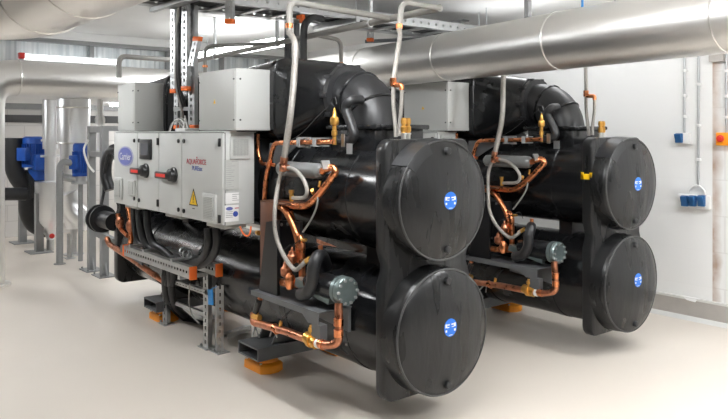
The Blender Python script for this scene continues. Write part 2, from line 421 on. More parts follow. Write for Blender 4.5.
for x in (mx(-3.62),):
    b = MB(); b.box((x-.06, CY-.10, ZL+.30), (x+.06, CY+.10, ZU-.30)); b.build('shell_spacer', 'blackp', ch)
# ---- electrical cabinet
YB = 2.25; BX0, BX1, BZ0, BZ1, BYB = -6.28, -4.265, 1.027, 1.652, 2.49
b = MB(); b.box((BX0, YB+.022, BZ0), (BX1, BYB, BZ1), .006); b.box((BX0-.006, YB+.005, BZ1-.006), (BX1+.006, BYB+.01, BZ1+.004), .003)
cab = b.build('control_cabinet', 'grey', ch)
xs = [BX0] + [P(px, 180, Y=YB).x for px in (137.3, 158.7, 181.7)] + [BX1]
for i in range(4):
    b = MB(); b.box((xs[i]+.004, YB, BZ0+.004), (xs[i+1]-.004, YB+.024, BZ1-.010), .004); b.build('door', 'grey', cab)
b = MB(); b.box((BX0+.003, YB+.016, BZ0+.003), (BX1-.003, YB+.023, BZ1-.006)); b.build('door_seal', 'greyd', cab)
def front(px, py): q = P(px, py, Y=YB); return q.x, q.z
def rectf(b, x0, y0, x1, y1, d0=0, d1=.004, bev=0.):
    xa, za = front((x0+x1)/2-(x1-x0)/2, (y0+y1)/2); xb, zb = front(x1, (y0+y1)/2)
    zc = front((x0+x1)/2, y0)[1]; zd = front((x0+x1)/2, y1)[1]
    return b.box((xa, YB-d1, zd), (xb, YB-d0, zc), bev)
for (px, py) in ((134.6, 140.6), (139.3, 140.6), (134.6, 198.6), (139.3, 200.2), (178.8, 141), (184.2, 141), (178.8, 209.6), (184.2, 211)):
    b = MB(); x, z = front(px, py); b.lathe((x, YB, z), (0, -1, 0), [(0, .016), (.008, .016), (.011, .011)], 16); b.build('lock', 'blackp', cab)
for (px, py) in ((158.2, 141.5), (158.2, 203), (220, 142.5), (220, 219)):
    b = MB(); x, z = front(px, py); b.box((x-.013, YB-.012, z-.028), (x+.013, YB+.001, z+.028), .004); b.build('hinge', 'blackp', cab)
b = MB(); rectf(b, 141.3, 139.2, 152, 159.2, 0, .018, .004); sc_ = b.build('touch_screen', 'blackp', cab)
b = MB(); rectf(b, 143.2, 143.5, 150.4, 155, .018, .019); b.build('display', 'screen', cab)
for (px0, px1, py) in ((136.2, 147.5, 170.2), (161.5, 175.5, 174.2)):
    x0, z = front(px0, py); x1, _ = front(px1, py)
    b = MB(); b.lathe((x1-.02, YB, z+.006), (0, -1, 0), [(0, .058), (.014, .058), (.02, .05), (.045, .045), (.05, .038)], 28)
    b.box((x0-.02, YB-.052, z-.030), (x1, YB-.024, z+.024), .010); h = b.build('switch_handle', 'blackp', cab)
    b = MB(); b.box((x0+.015, YB-.0535, z-.014), (x1-.07, YB-.051, z+.010)); b.build('handle_insert', 'red', cab, label='red insert of the black switch handle')
def louvre(x0, y0, x1, y1, n):
    b = MB(); rectf(b, x0, y0, x1, y1, 0, .016, .004); f = b.build('vent', 'grey', cab)
    b = MB(); mx = (x1-x0)*.16; my = (y1-y0)*.1
    xa, _ = front(x0+mx, y0); xb, _ = front(x1-mx, y0); zt = front((x0+x1)/2, y0+my)[1]; zb = front((x0+x1)/2, y1-my)[1]
    b.box((xa, YB-.0168, zb), (xb, YB-.015, zt)); b.build('vent_back', 'greyd', cab)
    b = MB()
    for k in range(n):
        z = zb+(k+.5)/n*(zt-zb); b.obox(V(((xa+xb)/2, YB-.0185, z)), V(((xb-xa)/2, 0, 0)), V((0, .003, .002)), V((0, -.001, (zt-zb)/n*.36)))
    b.build('vent_slats', 'greyv', cab)
louvre(115.6, 177.5, 123, 199, 10); louvre(129.2, 180, 136, 195.5, 9); louvre(203.8, 193.5, 217.2, 222.5, 14)
x, z = front(125.8, 156.3); b = MB()
def oval(b, x, z, rx, rz, y0, y1, n=40): b.quadring([[V((x+rx*math.cos(2*PI*k/n), yy, z+rz*math.sin(2*PI*k/n))) for k in range(n)] for yy in (y0, y1)])
oval(b, x, z, .172, .086, YB+.001, YB-.004); b.build('badge_rim', 'ovalr', cab)
b = MB(); oval(b, x, z, .150, .073, YB-.003, YB-.0065); b.build('badge', 'oval', cab)
b = MB(); b.text('Carrier', (x, YB-.0072, z-.004), (1, 0, 0), (0, 0, 1), .084); b.build('badge_lettering', 'wht', cab, label='white lettering on the oval blue badge')
x, z = front(196.2, 162); b = MB(); b.text('AQUAFORCE', (x, YB-.001, z), (1, 0, 0), (0, 0, 1), .052); b.box((x+.005, YB-.0016, z+.026), (x+.019, YB-.0004, z+.037)); b.build('lettering', 'redt', cab, label='red printed lettering')
x, z = front(197.2, 168.6); b = MB(); b.text('PUREtec', (x, YB-.001, z), (1, 0, 0), (0, 0, 1), .046); b.build('lettering', 'bluet', cab, label='blue printed lettering')
x, z = front(193.6, 198.5)
def tri(b, x, z, hw, h, y0, y1): b.prism([(x-hw, y0, z-h*.42), (x+hw, y0, z-h*.42), (x, y0, z+h*.58)], (0, y1-y0, 0))
b = MB(); tri(b, x, z, .070, .122, YB+.001, YB-.0020); b.build('warning_sign', 'ink', cab)
b = MB(); tri(b, x, z-.002, .057, .098, YB-.001, YB-.0030); b.build('warning_sign_face', 'yellow', cab)
b = MB(); b.box((x-.005, YB-.0036, z-.014), (x+.005, YB-.003, z+.028)); b.box((x-.005, YB-.0036, z-.030), (x+.005, YB-.003, z-.020))
b.box((x-.018, YB-.0012, z-.074), (x+.018, YB, z-.068)); b.build('warning_sign_mark', 'ink', cab)
# ---- cabinet side (faces along the shells)
SX = BX1+.006
def side(px, py): q = P(px, py, X=SX); return q.y, q.z
def rects(b, x0, y0, x1, y1, d0=0, d1=.004, bev=0.):
    ya = side(x0, y0)[0]; yb = side(x1, y0)[0]; zt = side((x0+x1)/2, y0)[1]; zb = side((x0+x1)/2, y1)[1]
    return b.box((SX-.008+d0, ya, zb), (SX+d1, yb, zt), bev), (ya, yb, zb, zt)
b = MB(); rects(b, 230, 136.4, 250, 159, 0, .008, .003); b.build('vent', 'grey', cab)
b = MB(); _, (ya, yb, zb, zt) = rects(b, 232.4, 139, 247.8, 155.5, .012, .0085); b.build('vent_back', 'greyd', cab)
b = MB()
for k in range(16):
    z = zb+(k+.5)/16*(zt-zb); b.box((SX+.006, ya, z-(zt-zb)/50), (SX+.010, yb, z+(zt-zb)/50))
for k in range(11):
    yk = ya+(k+.5)/11*(yb-ya); b.box((SX+.006, yk-.0018, zb), (SX+.0096, yk+.0018, zt))
b.build('vent_slats', 'greyv', cab)
def paper(x0, y0, x1, y1, mname='wht', name='paper_label'):
    b = MB(); _, r = rects(b, x0, y0, x1, y1, .002, .0012); b.build(name, mname, cab); return r
ya, yb, zb, zt = paper(225.2, 160, 238.8, 190, 'greyv', 'data_plate')
b = MB()
for k in range(13):
    z = zt-.012-k*(zt-zb-.02)/13; L_ = (yb-ya)*random.uniform(.35, .85); b.box((SX+.001, ya+.006, z-.0022), (SX+.0018, ya+.006+L_, z+.0022))
b.box((SX+.001, yb-.055, zt-.012), (SX+.0018, yb-.010, zt-.004)); b.build('data_plate_print', 'inkg', cab)
ya, yb, zb, zt = paper(225.5, 193, 238.8, 203.5)
b = MB()
for k in range(4): b.box((SX+.001, ya+.05, zt-.012-k*.013), (SX+.0018, ya+.05+random.uniform(.03, .06), zt-.008-k*.013))
b.build('label_print', 'inkg', cab)
ya, yb, zb, zt = paper(224.6, 205.2, 238.6, 221.5)
b = MB(); n = 24; b.quadring([[V((xx, ya+.035+.026*math.cos(2*PI*k/n), zt-.022+.012*math.sin(2*PI*k/n))) for k in range(n)] for xx in (SX+.001, SX+.002)])
b.build('label_badge', 'oval', cab)
b = MB(); b.box((SX+.001, ya+.075, zt-.024), (SX+.0018, ya+.105, zt-.018)); b.build('label_print', 'redt', cab)
b = MB(); b.quadring([[V((xx, yb-.024+.019*math.cos(2*PI*k/n), zt-.060+.019*math.sin(2*PI*k/n))) for k in range(n)] for xx in (SX+.001, SX+.002)]); b.build('label_mark', 'bluet', cab)
b = MB()
for k in range(4): b.box((SX+.001, ya+.008, zt-.045-k*.012), (SX+.0018, ya+.06, zt-.041-k*.012))
b.build('label_print', 'inkg', cab)
# cable glands / trunking below the cabinet, brackets behind
b = MB(); b.box((-4.60, YB+.05, BZ0-.035), (-4.34, YB+.22, BZ0), .004); b.box((-5.30, YB+.05, BZ0-.03), (-5.02, YB+.2, BZ0), .004); b.box((-6.15, YB+.05, BZ0-.03), (-5.87, YB+.2, BZ0), .004)
b.build('gland_plate', 'greyv', cab)
b = MB()
for x in (-6.18, -5.2, -4.36): b.box((x-.03, BYB-.01, 1.05), (x+.03, CY-.2, 1.6)); 
b.build('cabinet_bracket', 'blackp', ch)
b = MB(); b.cr([P(240, 227, Y=2.36), P(243, 233, Y=2.34), P(247, 236, Y=2.35), P(250, 233, Y=2.37), P(251, 226.5, Y=2.39)], .006, 8); b.build('orange_strap', 'orange', ch)
# ---- upper boxes and compressors
def starter(x0, x1, y1, tag_):
    b = MB(); b.box((x0, 2.30, 1.66), (x1, y1, 2.072), .008); b.box((x0+.012, 2.296, 1.672), (x1-.012, 2.302, 2.06), .002)
    s = b.build('starter_box', 'grey', ch)
    b = MB()
    for z in (1.73, 2.0):
        for q in (x0+.02, x1-.02): b.cyl((q, 2.296, z), (q, 2.290, z), .006, seg=10)
        b.cyl((x1, 2.33, z), (x1+.006, 2.33, z), .006, seg=10)
    b.build('screw', 'blackp', s)
    if tag_:
        b = MB(); X = x0+(x1-x0)*.46; b.prism([(X-.016, 2.2958, 1.845), (X+.016, 2.2958, 1.845), (X, 2.2958, 1.875)], (0, -.0012, 0)); b.build('warning_sign', 'yellow', s)
    b = MB(); b.box((x0+.05, 2.35, BZ1), (x1-.05, y1-.03, 1.662)); b.build('starter_box_foot', 'blackp', ch)
starter(-4.72, -4.175, 2.72, True); starter(-6.32, -5.93, 2.60, False)
def compressor(dx):
    b = MB(); rings = []
    def sect(x, hw, hz, cz, e, n=40):
        r_ = []
        for k in range(n):
            a = 2*PI*k/n; c, s = math.cos(a), math.sin(a)
            r_.append(V((mx(x)+dx, CY+hw*math.copysign(abs(c)**e, c), cz+hz*math.copysign(abs(s)**e, s))))
        return r_
    for x, hw, hz, cz, e in ((-5.30, .25, .22, 1.87, .5), (-5.28, .30, .255, 1.87, .4), (-4.56, .33, .28, 1.872, .3), (-4.53, .335, .285, 1.872, .28), (-4.47, .335, .285, 1.872, .28), (-4.465, .325, .278, 1.872, .3), (-4.36, .32, .272, 1.872, .42), (-4.22, .295, .245, 1.875, .62), (-4.10, .245, .22, 1.88, .85), (-4.03, .20, .195, 1.885, 1), (-4.00, .17, .17, 1.885, 1)):
        rings.append(sect(x, hw, hz, cz, e))
    b.quadring(rings); b.box((mx(-4.75)+dx, CY-.16, 2.10), (mx(-4.45)+dx, CY+.10, 2.150), .02)
    cp = b.build('compressor', 'black', ch, ang=60)
    b = MB(); b.box((mx(-5.2)+dx, CY-.2, 1.55), (mx(-4.3)+dx, CY+.2, 1.66), .01); b.build('compressor_foot', 'blackp', ch)
compressor(0); compressor(-1.75)
b = MB()
b.lathe((-3.78, CY, 1.885), (1, 0, 0), [(0, .16), (.0, .205), (.03, .21), (.035, .19), (.045, .19), (.05, .21), (.085, .205), (.09, .16)], 40)
fl = b.build('elbow_collar', 'rubber', ch)
b = MB()
for k in range(10):
    a = 2*PI*k/10; b.box((-3.765, CY+.205*math.cos(a)-.014, 1.885+.205*math.sin(a)-.014), (-3.70, CY+.205*math.cos(a)+.014, 1.885+.205*math.sin(a)+.014), .004)
b.build('bolt', 'rubber', fl)
pts = []
for k in range(15):
    a = k/14*PI/2; pts.append(V((-3.68+.23*math.sin(a), CY, 1.655+.23*math.cos(a))))
b = MB(); b.tube([V((-3.72, CY, 1.885))]+pts+[V((-3.45, CY, 1.56))], .165, 36); el = b.build('suction_elbow', 'rubber', ch, ang=60)
b = MB()
for a in (20, 55):
    a = math.radians(a); b.ring((-3.68+.23*math.sin(a), CY, 1.655+.23*math.cos(a)), (math.cos(a), 0, -math.sin(a)), .165, .010, 40, 8)
b.build('tape_band', 'black', el)
b = MB(); b.box((-3.66, CY-.2, 1.50), (-3.22, CY+.2, 1.68), .02); b.box((-3.69, CY-.22, 1.665), (-3.19, CY+.22, 1.695), .01); b.build('suction_flange', 'black', ch)
Yt = 2.62
b = MB(); b.tube([P(361, 100, Y=2.72), P(349.5, 100, Y=Yt), P(345, 108, Y=Yt), P(351, 124, Y=Yt), P(355, 136, Y=Yt), P(349, 142, Y=Yt), P(336, 139.5, Y=Yt)], .030, 16, .06); b.build('insulated_pipe', 'rubber', ch)
b = MB(); b.bar(P(343, 134, Y=2.55), P(343, 147, Y=2.55), .03, .006, (0, 1, 0)); b.bar(P(349.5, 143.5, Y=2.53), P(349.5, 154, Y=2.53), .05, .006, (0, 1, 0)); b.build('pipe_clip', 'galv', ch)
# brass safety valve on the copper line
def vlathe(name, px, y0, y1, Y, prof, m, par=ch, seg=16):
    a, c = P(px, y0, Y=Y), P(px, y1, Y=Y); H = c.z-a.z
    b = MB(); b.lathe(a, (0, 0, 1), [(h*H, r) for h, r in prof], seg); return b.build(name, m, par)
vlathe('safety_valve', 334.5, 145, 108, 2.52, [(0, .012), (.25, .012), (.26, .018), (.38, .018), (.40, .013), (.52, .013), (.55, .024), (.64, .027), (.74, .024), (.78, .014), (.9, .010), (1, .004)], 'brass')
b = MB(); b.cr([P(335, 107, Y=2.52), P(331.5, 104, Y=2.52), P(331.5, 99.5, Y=2.52), P(335, 98, Y=2.52), P(336.5, 104, Y=2.52)], .004, 8)
b.cr([P(331, 104, Y=2.52), P(318, 116, Y=2.50), P(303, 132, Y=2.50), P(290, 141, Y=2.52)], .0022, 6); b.build('sensor_wire', 'blackp', ch)
# copper lines on the near side
Yc = 2.49
b = MB(); b.tube([P(264, 206, Y=Yc), P(266, 178, Y=Yc), P(274, 143, Y=Yc), P(333, 141.5, Y=Yc)], .0155, 14, .05); b.build('copper_pipe', 'copper', ch)
b = MB(); b.tube([P(258, 134, Y=2.54), P(258, 152, Y=2.54), P(261.5, 164, Y=2.54), P(274, 165, Y=2.50)], .013, 12, .03); b.build('copper_pipe', 'copper', ch)
b = MB()
for px, w in ((301, 5), (317, 4)):
    q = P(px, 142, Y=Yc-.005); b.box((q.x-.016, q.y-.014, q.z-.028), (q.x+.016, q.y+.08, q.z-.020)); b.box((q.x-.016, q.y-.024, q.z-.028), (q.x+.016, q.y-.017, q.z+.026)); b.box((q.x-.016, q.y-.02, q.z+.020), (q.x+.016, q.y+.08, q.z+.026))
    if px == 301: b.box((q.x-.07, q.y+.02, q.z-.035), (q.x+.07, q.y+.026, q.z+.03))
b.build('pipe_clamp', 'post', ch)
q0, q1 = P(283, 168.5, Y=Yc-.01), P(319, 165.5, Y=Yc-.01)
q1.z = q0.z
b = MB(); b.prism([P(270, 143, Y=2.56), P(300, 143, Y=2.56), P(276, 165, Y=2.56), P(268, 158, Y=2.56)], (0, .008, 0)); b.build('drier_bracket', 'dgrey', ch)
D = q1-q0; L_ = D.length
b = MB(); b.lathe(q0, D, [(-.035, .014), (-.033, .03), (-.015, .045), (.01, .048), (L_-.01, .048), (L_+.015, .045), (L_+.033, .03), (L_+.035, .014)], 28); fd = b.build('filter_drier', 'drier', ch)
b = MB(); b.tube([q1+V((.03, 0, 0)), P(333, 166.5, Y=Yc), P(336, 172, Y=Yc), P(319, 195, Y=Yc-.02), P(306, 207.5, Y=Yc-.03), P(284, 204, Y=Yc-.03), P(268, 203, Y=Yc)], .0215, 16, .07); b.build('copper_pipe', 'copper', ch)
b = MB(); b.obox(P(326, 165, Y=Yc-.03), V((.004, 0, .003)), V((0, .03, 0)), V((-.012, 0, .024))); b.build('pipe_clamp', 'galv', ch)
b = MB(); b.tube([P(272, 204, Y=Yc-.05), P(284, 208, Y=Yc-.05), P(291, 220, Y=Yc-.05), P(298, 238, Y=Yc-.05), P(299, 262, Y=Yc-.04)], .021, 16, .05); b.build('copper_pipe', 'copper', ch)
b = MB(); b.tube([P(290, 212, Y=Yc-.02), P(294, 226, Y=Yc-.02), P(302, 240, Y=Yc-.05), P(302, 282, Y=Yc-.05)], .021, 16, .05); b.build('copper_pipe', 'copper', ch)
b = MB(); b.cyl(P(319, 187, Y=Yc-.03), P(320, 181, Y=Yc-.03), .008); b.cyl(P(313, 193, Y=Yc-.03), P(312, 190, Y=Yc-.05), .011); b.cyl(P(302, 240, Y=Yc-.06), P(306, 240, Y=Yc-.06), .010); b.build('brass_fitting', 'brass', ch)
# brown frame and black side panel under the cabinet's end
def gx(px, Y): return P(px, 200, Y=Y).x
a0 = P(260, 200, Y=2.40)
b = MB(); b.box((a0.x, 2.40, .72), (a0.x+.16, 2.412, a0.z), .003); b.box((a0.x, 2.40, a0.z-.012), (a0.x+.30, 2.60, a0.z), .003); b.box((a0.x, 2.40, .72), (a0.x+.012, 2.56, a0.z), .003)
b.build('pipe_frame', 'brown', ch, label='brown pipe frame')
b = MB(); b.prism([P(266, 222, Y=2.37), P(277, 220, Y=2.37), P(277, 300, Y=2.37), P(258, 300, Y=2.37)], (0, .02, 0)); b.build('side_panel', 'blackp', ch)
b = MB(); b.prism([P(274, 220, Y=2.44), P(300, 222, Y=2.44), P(300, 272, Y=2.44), P(274, 274, Y=2.44)], (0, .02, 0)); pn = b.build('side_panel', 'blackp', ch)
b = MB()
for px, py in ((282, 224.5), (288, 224), (278, 260), (284, 268)): q = P(px, py, Y=2.44); b.cyl(q, q-V((0, .006, 0)), .011, seg=6)
b.build('bolt', 'galv', pn)
b = MB(); q = P(259, 233, Y=2.42); b.lathe(q, (-1, 0, 0), [(0, .016), (.025, .016), (.028, .01)], 14); b.build('brass_fitting', 'brass', ch)
b = MB(); b.cr([P(318, 192, Y=2.46), P(317, 205, Y=2.46), P(312, 218, Y=2.46), P(303, 232, Y=2.44)], .006, 8); b.build('capillary_tube', 'pvc', ch)
# expansion valve cluster
Yv = 2.41
b = MB(); b.tube([P(270, 279, Y=Yv), P(285, 283, Y=Yv), P(306, 285, Y=Yv)], .024, 16); b.build('copper_pipe', 'copper', ch)
vlathe('expansion_valve', 292, 264, 247, Yv-.02, [(0, .016), (.15, .028), (.5, .031), (.62, .022), (.75, .02), (.8, .010), (1, .006)], 'copperd')
vlathe('expansion_valve', 286.5, 277, 261, Yv-.03, [(0, .02), (.12, .036), (.55, .036), (.65, .024), (.9, .018), (1, .01)], 'copperd')
vlathe('expansion_valve', 290, 289, 273, Yv-.04, [(0, .02), (.2, .030), (.6, .034), (.8, .028), (1, .012)], 'copper')
b = MB(); b.cr([P(292, 248, Y=Yv-.02), P(290, 245, Y=Yv-.02), P(283, 252, Y=Yv-.02), P(281, 262, Y=Yv-.02)], .003, 6); b.cr([P(292, 248, Y=Yv-.02), P(296, 243, Y=Yv), P(310, 236, Y=Yv+.05), P(316, 244, Y=2.5)], .003, 6); b.build('sensor_wire', 'blackp', ch)
# insulated riser and bolted cylinder
b = MB(); b.cr([P(301, 294, Y=Yv-.03), P(308, 292, Y=Yv-.04), P(312.5, 282, Y=Yv-.04), P(313.5, 267, Y=Yv-.04), P(318, 256.5, Y=Yv), P(322.5, 257, Y=Yv+.08), P(326, 266, Y=2.60)], .038, 22); b.build('insulated_pipe', 'rubber', ch)
b = MB(); b.cyl(P(320.5, 253, Y=Yv+.03), P(320.5, 245, Y=Yv+.03), .014); b.build('copper_stub', 'copper', ch)
cx = P(347.5, 291.5, Y=2.45)
b = MB(); b.lathe(cx-V((.36, 0, 0)), (1, 0, 0), [(0, .03), (.01, .065), (.04, .072), (.31, .072), (.32, .072)], 32); ec = b.build('oil_cooler', 'black', ch)
b = MB(); b.lathe(cx-V((.065, 0, 0)), (1, 0, 0), [(0, .07), (0, .081), (.028, .081), (.030, .07), (.032, .07), (.034, .081), (.060, .081), (.065, .077)], 40); f_ = b.build('bolted_flange', 'teal', ch, label='grey-green bolted flange')
b = MB()
for k in range(10):
    a = 2*PI*k/10; q = cx+V((0, .066*math.cos(a), .066*math.sin(a))); b.cyl(q, q+V((.012, 0, 0)), .009, seg=6)
b.build('bolt', 'galv', f_)
b = MB(); b.bar(P(298, 281, Y=2.40), P(332, 300, Y=2.44), .05, .05); b.build('cooler_bracket', 'teal', ch)
# grey folded bracket carrying the lower pipework
Yg = 2.33
A, B_ = P(251, 290, Y=Yg), P(318, 305, Y=Yg)
b = MB(); zt = A.z
b.prism([(A.x, Yg, zt), (B_.x, Yg, zt), (B_.x, Yg, zt-.075), (B_.x-.10, Yg, zt-.075), (B_.x-.16, Yg, zt-.035), (A.x, Yg, zt-.03)], (0, .006, 0))
b.box((A.x, Yg, zt-.006), (B_.x, Yg+.30, zt), .002)
b.prism([(B_.x-.06, Yg, zt-.07), (B_.x+.02, Yg, zt-.07), (B_.x+.02, Yg, zt-.20), (B_.x-.08, Yg, zt-.20)], (0, .05, 0))
b.prism([(B_.x-.42, Yg+.2, zt), (B_.x+.02, Yg+.2, zt), (B_.x+.02, Yg+.2, zt-.14), (B_.x-.42, Yg+.2, zt-.10)], (0, .02, 0))
b.build('folded_bracket', 'dgrey', ch)
Yl = 2.34
b = MB(); b.tube([P(254, 313, Y=Yl+.02), P(253, 322, Y=Yl), P(285, 331, Y=Yl), P(312, 341, Y=Yl), P(327, 345.5, Y=Yl), P(339, 343, Y=Yl+.03), P(338.5, 303, Y=Yl+.05)], .024, 16, .05); b.build('copper_pipe', 'copperd', ch)
b = MB(); q = P(311.5, 340, Y=Yl); b.cyl(q-V((.05, 0, -.008)), q+V((.05, 0, -.008)), .034, seg=18); b.cyl(q, q+V((0, 0, .085)), .012); b.cyl(q+V((0, 0, .05)), q+V((0, 0, .07)), .02); b.cyl(q-V((.012, 0, 0)), q+V((.012, 0, 0)), .043, seg=18); b.build('brass_valve', 'brass', ch)
b = MB()
for px, py in ((322, 344), (338.5, 322), (338.5, 333)):
    q = P(px, py, Y=Yl+.03*(px > 330)); d = V((.02, 0, 0)) if px < 330 else V((0, 0, .02)); b.cyl(q-d, q+d, .0275, seg=18)
b.cyl(P(276, 329, Y=Yl)-V((.02, 0, -.005)), P(276, 329, Y=Yl)+V((.02, 0, -.005)), .027)
b.build('solder_sleeve', 'copper', ch)
q = P(319, 343.6, Y=Yl); b = MB(); b.cyl(q-V((.014, 0, 0)), q+V((.014, 0, 0)), .0275, seg=18); b.build('white_sleeve', 'wht', ch)
b = MB(); q = P(256, 317, Y=Yl); b.cyl(q-V((.03, 0, 0)), q+V((.045, 0, .004)), .020); b.cyl(q, q+V((.01, 0, .05)), .016); b.cyl(P(280, 330, Y=Yl), P(281, 321, Y=Yl), .011); b.build('brass_fitting', 'brass', ch)
b = MB(); b.tube([P(255, 313, Y=Yl), P(258, 303, Y=Yl), P(262, 295, Y=Yl+.03)], .017, 12, .02); b.build('copper_pipe', 'copper', ch)
b = MB(); b.cyl(P(255.5, 312, Y=Yl-.004), P(259, 301, Y=Yl-.004), .021); b.cr([P(281, 322, Y=Yl), P(284, 316, Y=Yl), P(291, 310, Y=Yl+.05)], .004, 8); b.build('insulation_sleeve', 'rubber', ch)
b = MB()                                                                                  # bent wire legs holding the pipe on the beam
for px in (252, 270):
    b.tube([P(px, 336, Y=2.42), P(px+3, 326, Y=Yl), P(px+7, 337, Y=2.42)], .006, 8)
b.build('pipe_saddle', 'galv', ch)
# far-end lower copper run
b = MB(); b.tube([P(107, 238, Y=2.42), P(109, 244, Y=2.42), P(132, 259, Y=2.44), P(150, 272, Y=2.46), P(164, 281, Y=2.5), P(168, 284, Y=2.6)], .026, 14, .05); b.build('copper_pipe', 'copperd', ch)
b = MB(); b.tube([P(128, 206, Y=2.45), P(131, 222, Y=2.45), P(131, 243, Y=2.45), P(126, 252, Y=2.43)], .024, 12, .05); b.tube([P(118, 214, Y=2.44), P(120, 228, Y=2.44), P(128, 236, Y=2.45)], .022, 12, .05); b.build('copper_pipe', 'copper', ch)
b = MB(); b.lathe(P(131, 226, Y=2.43)-V((0, 0, .05)), (0, 0, 1), [(0, .03), (.03, .045), (.07, .045), (.1, .028)], 16); b.lathe(P(120, 222, Y=2.43)-V((0, 0, .05)), (0, 0, 1), [(0, .03), (.03, .04), (.07, .04), (.1, .022)], 16); b.build('brass_valve', 'copperd', ch)
b = MB(); b.bar(P(121, 248, Y=2.40), P(143, 262, Y=2.42), .012, .06); b.build('folded_bracket', 'dgrey', ch)
# relief valves on top of the end plate
for dy, dx in ((0, 0), (.035, .0)):
    a = V((XN-.04+dx, 2.725+dy, 1.60))
    b = MB(); b.lathe(a, (0, 0, 1), [(0, .014), (.035, .014), (.036, .018), (.045, .018)], 16); b.build('valve_nipple', 'band', ch)
    b = MB(); b.lathe(a+V((0, 0, .045)), (0, 0, 1), [(0, .012), (.01, .017), (.035, .017), (.04, .012), (.05, .012), (.052, .016), (.075, .016), (.078, .013), (.085, .013)], 16); b.build('relief_valve', 'brass', ch)
# second chiller: the same machine farther back
OFF = V((-.025, 2.0, 0))
ch2 = dup(ch, OFF, 'black twin-shell water chiller standing between the first chiller and the white wall')
b = MB(); zy = P(586, 176, X=XN-.1).z; Q = CY+OFF.y; xa, xb = XN-.085+OFF.x, XN+.005+OFF.x
b.box((xa, Q-.346, zy-.022), (xb, Q-.338, zy+.018), .002); b.box((xb-.02, Q-.346, zy-.02), (xb, Q-.335, zy+.03)); b.box((xa, Q-.346, zy-.02), (xa+.02, Q-.335, zy+.03))
b.build('yellow_tab', 'yellow', ch2, label='yellow tab on the end plate')
# ------------------------------------------------------------------ vent header with branches
HZ = 2.45
HA, HB = P(193, 61.5, Z=HZ), P(440, 8, Z=HZ)
def hx(x): t = (x-HA.x)/(HB.x-HA.x); return HA.lerp(HB, t)       # point of the header at x
HY = hx(-4.5).y
hd = thing('vent_pipe', 'thin grey plastic vent header running below the ceiling above both chillers', 'pipe', (-5.6, HY, HZ))
b = MB(); b.tube([HA, HB], .024, 16); b.build('header_pipe', 'pvc', hd)
b = MB(); b.tube([hx(-3.80), (-3.83, 2.49, HZ+.03), (-3.83, 2.49, 2.27)], .021, 16, .06); b.build('branch_pipe', 'pvc', hd)
b = MB(); b.tube([(-3.83, 2.49, 2.34), (-3.83, 2.49, 2.31)], .025, 16); b.build('coupling', 'copper', hd, label='copper coupling')
b = MB(); b.tube([HB, (-3.355, 3.02, HZ+.02), (-3.355, 3.00, 2.28)], .018, 16, .06); b.build('branch_pipe', 'pvc', hd)
b = MB(); b.tube([(-3.355, 3.0, 2.33), (-3.355, 3.0, 2.30)], .022, 16); b.build('coupling', 'copper', hd, label='copper coupling')
for px_t, px_l, yt, yb_, Y0 in ((324, 341, 37, 72, 2.95), (256, 204, 43, 68, 2.75)):
    z = HZ
    if px_t == 324:
        q = P(341, 40, Z=z-.02); X = q.x; b = MB(); b.tube([hx(X), q, (q.x, q.y, 2.03)], .018, 14, .07); b2 = (q.x, q.y)
    else:
        q = P(205, 46, Z=z-.04); X = q.x; b = MB(); b.tube([hx(X+.3), q, (q.x, q.y, 2.05)], .016, 14, .07); b2 = (q.x, q.y)
    b.build('branch_pipe', 'pvc', hd)
    b = MB(); b.tube([(b2[0], b2[1], 2.24), (b2[0], b2[1], 2.22)], .024, 14); b.build('coupling', 'copper', hd, label='copper coupling')
q = P(119, 56, Z=HZ-.03); b = MB(); b.tube([HA, q, (q.x, q.y, 2.2)], .026, 14, .09); b.build('branch_pipe', 'pvc', hd)
b = MB()
for x in (-4.05, -5.5, -6.9):
    q = hx(x); b.box((x-.012, q.y-.012, HZ+.02), (x+.012, q.y+.012, CZ)); b.ring(q, (1, 0, 0), .028, .007, 20, 6)
b.build('pipe_hanger', 'galv', hd)
# ------------------------------------------------------------------ flexible hoses
Yh = 2.40
h1 = thing('flexible_hose', 'long grey braided hose curving down across the nearest chiller to its copper valves', 'hose', P(283, 250, Y=Yh), 'braided relief hoses')
top = V((-3.83, 2.49, 2.285))
b = MB(); b.cr([top, P(295, 45, Y=2.46), P(294, 77, Y=2.44), P(290.5, 115, Y=Yh), P(284, 160, Y=Yh)], .0205, 16); b.build('upper_hose', 'hose', h1)
b = MB(); b.cr([P(283, 165, Y=Yh), P(278.6, 183, Y=Yh), P(275, 208, Y=Yh-.05), P(275.5, 233, Y=Yh-.06), P(283, 254, Y=Yh-.05), P(294, 269, Y=Yh-.05), P(301, 266, Y=Yh-.05), P(306, 260.5, Y=Yh-.03)], .0135, 14); b.build('lower_hose', 'hose', h1)
b = MB(); b.cr([P(284, 167, Y=Yh), P(295, 170, Y=Yh), P(303, 179, Y=Yh), P(307, 190, Y=Yh), P(304, 197.5, Y=Yh), P(293, 198, Y=Yh+.02)], .0125, 14); b.build('branch_hose', 'hose', h1)
b = MB(); b.cyl(P(284.3, 157, Y=Yh), P(282.5, 171, Y=Yh), .024, .022); b.cyl(P(283, 167, Y=Yh), P(288, 168, Y=Yh), .02); b.build('coupling', 'copperd', h1)
b = MB(); q = P(291.5, 198, Y=Yh+.02); b.cyl(q-V((0, 0, .02)), q+V((0, 0, .045)), .013); b.cyl(q+V((0, 0, .03)), q+V((0, 0, .05)), .017); q = P(306, 260, Y=Yh-.03); b.cyl(q-V((.02, 0, .02)), q+V((.035, 0, .012)), .015); b.build('brass_fitting', 'brass', h1)
h2 = thing('flexible_hose', 'short grey hose forking into two tails behind the top of the nearest end cover', 'hose', P(396, 120, X=-3.1), 'braided relief hoses')
t2 = V((-3.355, 3.0, 2.30)); Yf = 2.80
